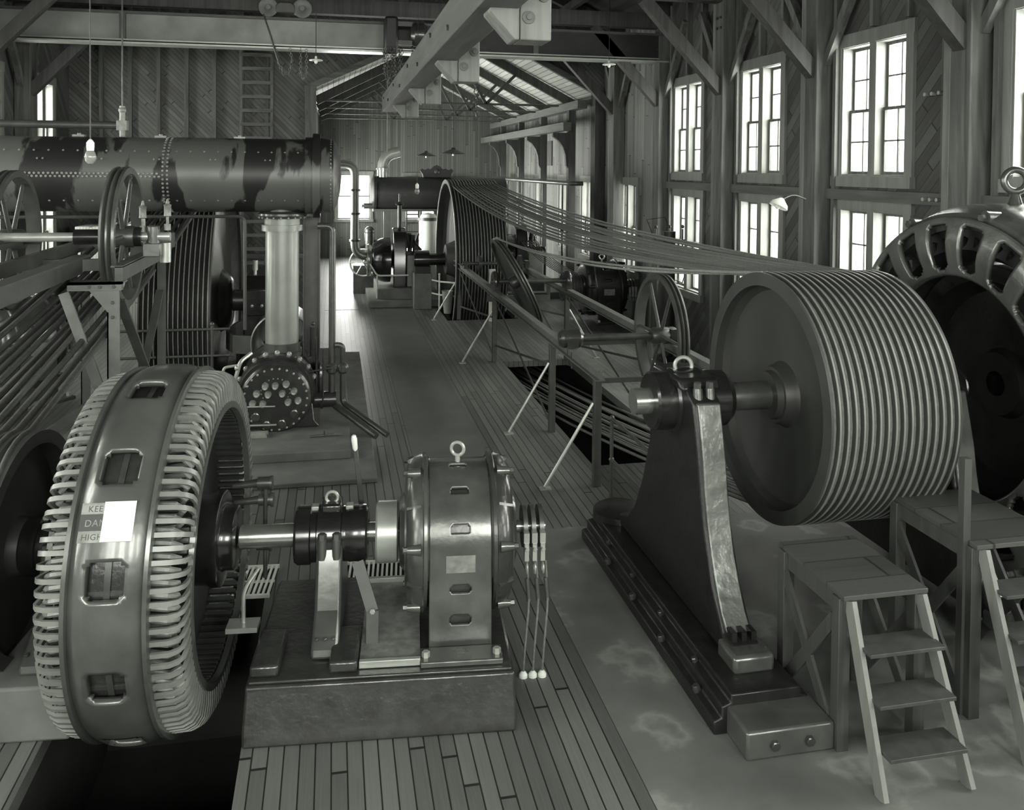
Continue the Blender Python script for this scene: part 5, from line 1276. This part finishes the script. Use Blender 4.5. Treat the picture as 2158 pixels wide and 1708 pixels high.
# wall wiring insulator racks on the right wall
for y, z, lab in ((11.9 - 2.55, 5.0, 'small dark insulator rack on the wall above the giant motor'), (11.9 - 2.55, 3.64, 'small insulator rack on the pale girt above the giant motor')):
    t = thing('insulator_rack', lab, 'insulator rack', (7.6, y + .35, z))
    MB().box(-.03, .03, -.2, .2, -.02, .02).build('bar', 'timber_dark', t)
    for k in (-1, 0, 1): MB().cyl((-.03, k * .13, 0), (-.1, k * .13, 0), .025, n=10).build('insulator', 'steel_pale', t)
t = thing('switch_gear', 'tall dark switch pillar with wire loops standing at the right wall between windows', 'switch gear', (6.9, 16.9, 0))
MB().cyl((0, 0, 0), (0, 0, 2.7), .14, n=20).box(-.2, .2, -.2, .2, 0, .1).build('pillar', 'black_dull', t)
m = MB()
for z in (2.2, 2.35, 2.5): m.box(-.35, .35, -.03, .03, z, z + .03)
for x in (-.3, 0, .3): m.cyl((x, 0, 2.2), (x, 0, 2.75), .02).ball((x, 0, 2.8), .04)
m.build('cross_arm', 'steel_dark', t)
MB().tube([(.3, 0, 2.2), (.45, .1, 1.9), (.35, .1, 1.6), (.1, 0, 1.7)], .012).tube([(-.3, 0, 2.5), (-.5, 0, 2.95), (-.1, 0, 3.0), (0, 0, 2.8)], .012).build('wire', 'black_dull', t)
# left background
t = thing('white_cupboard', 'pale boarded cupboard box against the cross wall near the left window', 'cupboard', (-5.2, 23.4, 0))
MB().box(-.95, .95, -.5, .5, 0, 2.4).build('carcass', 'wainscot', t); MB().box(-1.0, 1.0, -.56, .52, 2.4, 2.46).build('top', 'wainscot', t)
t = thing('paper_heap', 'crumpled white papers lying on the pale boarded cupboard', 'paper', (-5.0, 23.2, 2.46))
pm = MB()
g = [[pm.bm.verts.new((-.5 + i * .1, -.25 + j * .1, .015 + random.uniform(0, .09) * (1 if 1 < i < 9 and 0 < j < 5 else .1))) for j in range(6)] for i in range(11)]
for i in range(10):
    for j in range(5): pm.bm.faces.new((g[i][j], g[i + 1][j], g[i + 1][j + 1], g[i][j + 1]))
pm.build('sheet', 'paper', t, smooth=0, solid=.004)
lm = copy_thing(bpy.data.objects['electric_motor'], (-5.0, 14.9, -.2), .9, 'round glossy motor seen beyond the slanting drive ropes near the left wall')
lm.scale = (1.3, 1.3, 1.3)
t = thing('work_table', 'pale worn low table beside the dark disc sheave under the slanting ropes', 'table', (-3.3, 9.4, 0))
MB().box(-.55, 1.1, -.4, .4, .72, .76).build('top', 'concrete_light', t, bevel=.005)
for x in (-.5, 1.03):
    for y in (-.35, .35): MB().box(x - .03, x + .03, y - .03, y + .03, 0, .72).build('leg', 'timber_dark', t)
# aisle floor covering and hatch
tag(MB().box(1.1, 2.15, 9.3, 24.0, .001, .005).build('floor_runner', 'mat_lino'), 'long smooth dark linoleum runner down the boarded aisle', 'floor runner')
t = tag(MB().box(-.2, .8, 24.3, 29.0, .001, .006).build('floor_hatch', 'floor_wood'), 'thin boarded hatch lying in the floor before the bright far window', 'hatch')

# ---- every bolt, foot, bracket and the like becomes a part of its own
def split_parts(names, most=100):
    for o in [o for o in S.objects if o.type == 'MESH' and o.parent is not None and o.name.split('.')[0] in names]:
        bm = bmesh.new(); bm.from_mesh(o.data); seen = set(); isl = []
        for v in bm.verts:
            if v in seen: continue
            st = [v]; seen.add(v); g = []
            while st:
                q = st.pop(); g.append(q)
                for e in q.link_edges:
                    w = e.other_vert(q)
                    if w not in seen: seen.add(w); st.append(w)
            lo = [min(q.co[i] for q in g) - .002 for i in range(3)]; hi = [max(q.co[i] for q in g) + .002 for i in range(3)]
            isl.append([lo, hi, set(q.index for q in g)])
        ch = True
        while ch:
            ch = False
            for i in range(len(isl)):
                for j in range(i + 1, len(isl)):
                    A, B = isl[i], isl[j]
                    if all(A[0][k] <= B[1][k] and B[0][k] <= A[1][k] for k in range(3)):
                        A[0] = [min(A[0][k], B[0][k]) for k in range(3)]; A[1] = [max(A[1][k], B[1][k]) for k in range(3)]; A[2] |= B[2]
                        isl.pop(j); ch = True; break
                if ch: break
        bm.free()
        if not 1 < len(isl) <= most: continue
        src = o.data
        for n_, (lo, hi, idx) in enumerate(isl):
            b2 = bmesh.new(); b2.from_mesh(src); b2.verts.ensure_lookup_table()
            bmesh.ops.delete(b2, geom=[v for v in b2.verts if v.index not in idx], context='VERTS')
            me = src.copy(); b2.to_mesh(me); b2.free()
            if n_ == 0: first = me; continue
            c = o.copy(); c.data = me; C.objects.link(c)
        o.data = first
split_parts({'rib', 'gap_shade', 'foot', 'lip', 'bolt', 'bracket', 'foot_bolt', 'washer', 'oil_lid', 'cap_bolt', 'bearing', 'stud', 'flange_bolt', 'bolt_lug', 'foot_pad', 'hanger', 'collar', 'fitting', 'insulator', 'post', 'valve', 'cross_beam'})

# small fittings belong to the part that carries them
OWN = [('bolt', ('beam', 'post', 'rail', 'pipe', 'strap')), ('foot_bolt', ('foot', 'pedestal')), ('cap_bolt', ('housing',)), ('bolt_lug', ('end_bell', 'frame')), ('washer', ('hanger',)),
       ('rivet', ('shell',)), ('stud', ('port_plate',)), ('port_cap', ('port_plate',)), ('open_port', ('port_plate',)), ('flange_bolt', ('cylinder',)), ('groove_ridge', ('rim',)), ('name_plate', ('body',)),
       ('gap_shade', ('body',)), ('oil_lid', ('housing',)), ('brush_holder', ('slip_ring',)), ('finger_comb', ('yoke',)), ('flange', ('yoke',)), ('fitting', ('rail', 'shell')), ('oil_cup', ('bearing',)), ('bolt', ('rail',))]
for r in [o for o in S.objects if o.parent is None and o.type == 'EMPTY']:
    kids = list(r.children)
    for child, owners in OWN:
        for c in kids:
            if c.name.split('.')[0] != child or c.parent != r: continue
            cand = [k for k in kids if k.name.split('.')[0] in owners and k != c and k.parent == r]
            if cand:
                def cen(o): return sum((Vector(b) for b in o.bound_box), Vector()) / 8
                cc = cen(c); cand.sort(key=lambda k: (cen(k) - cc).length); c.parent = cand[0]
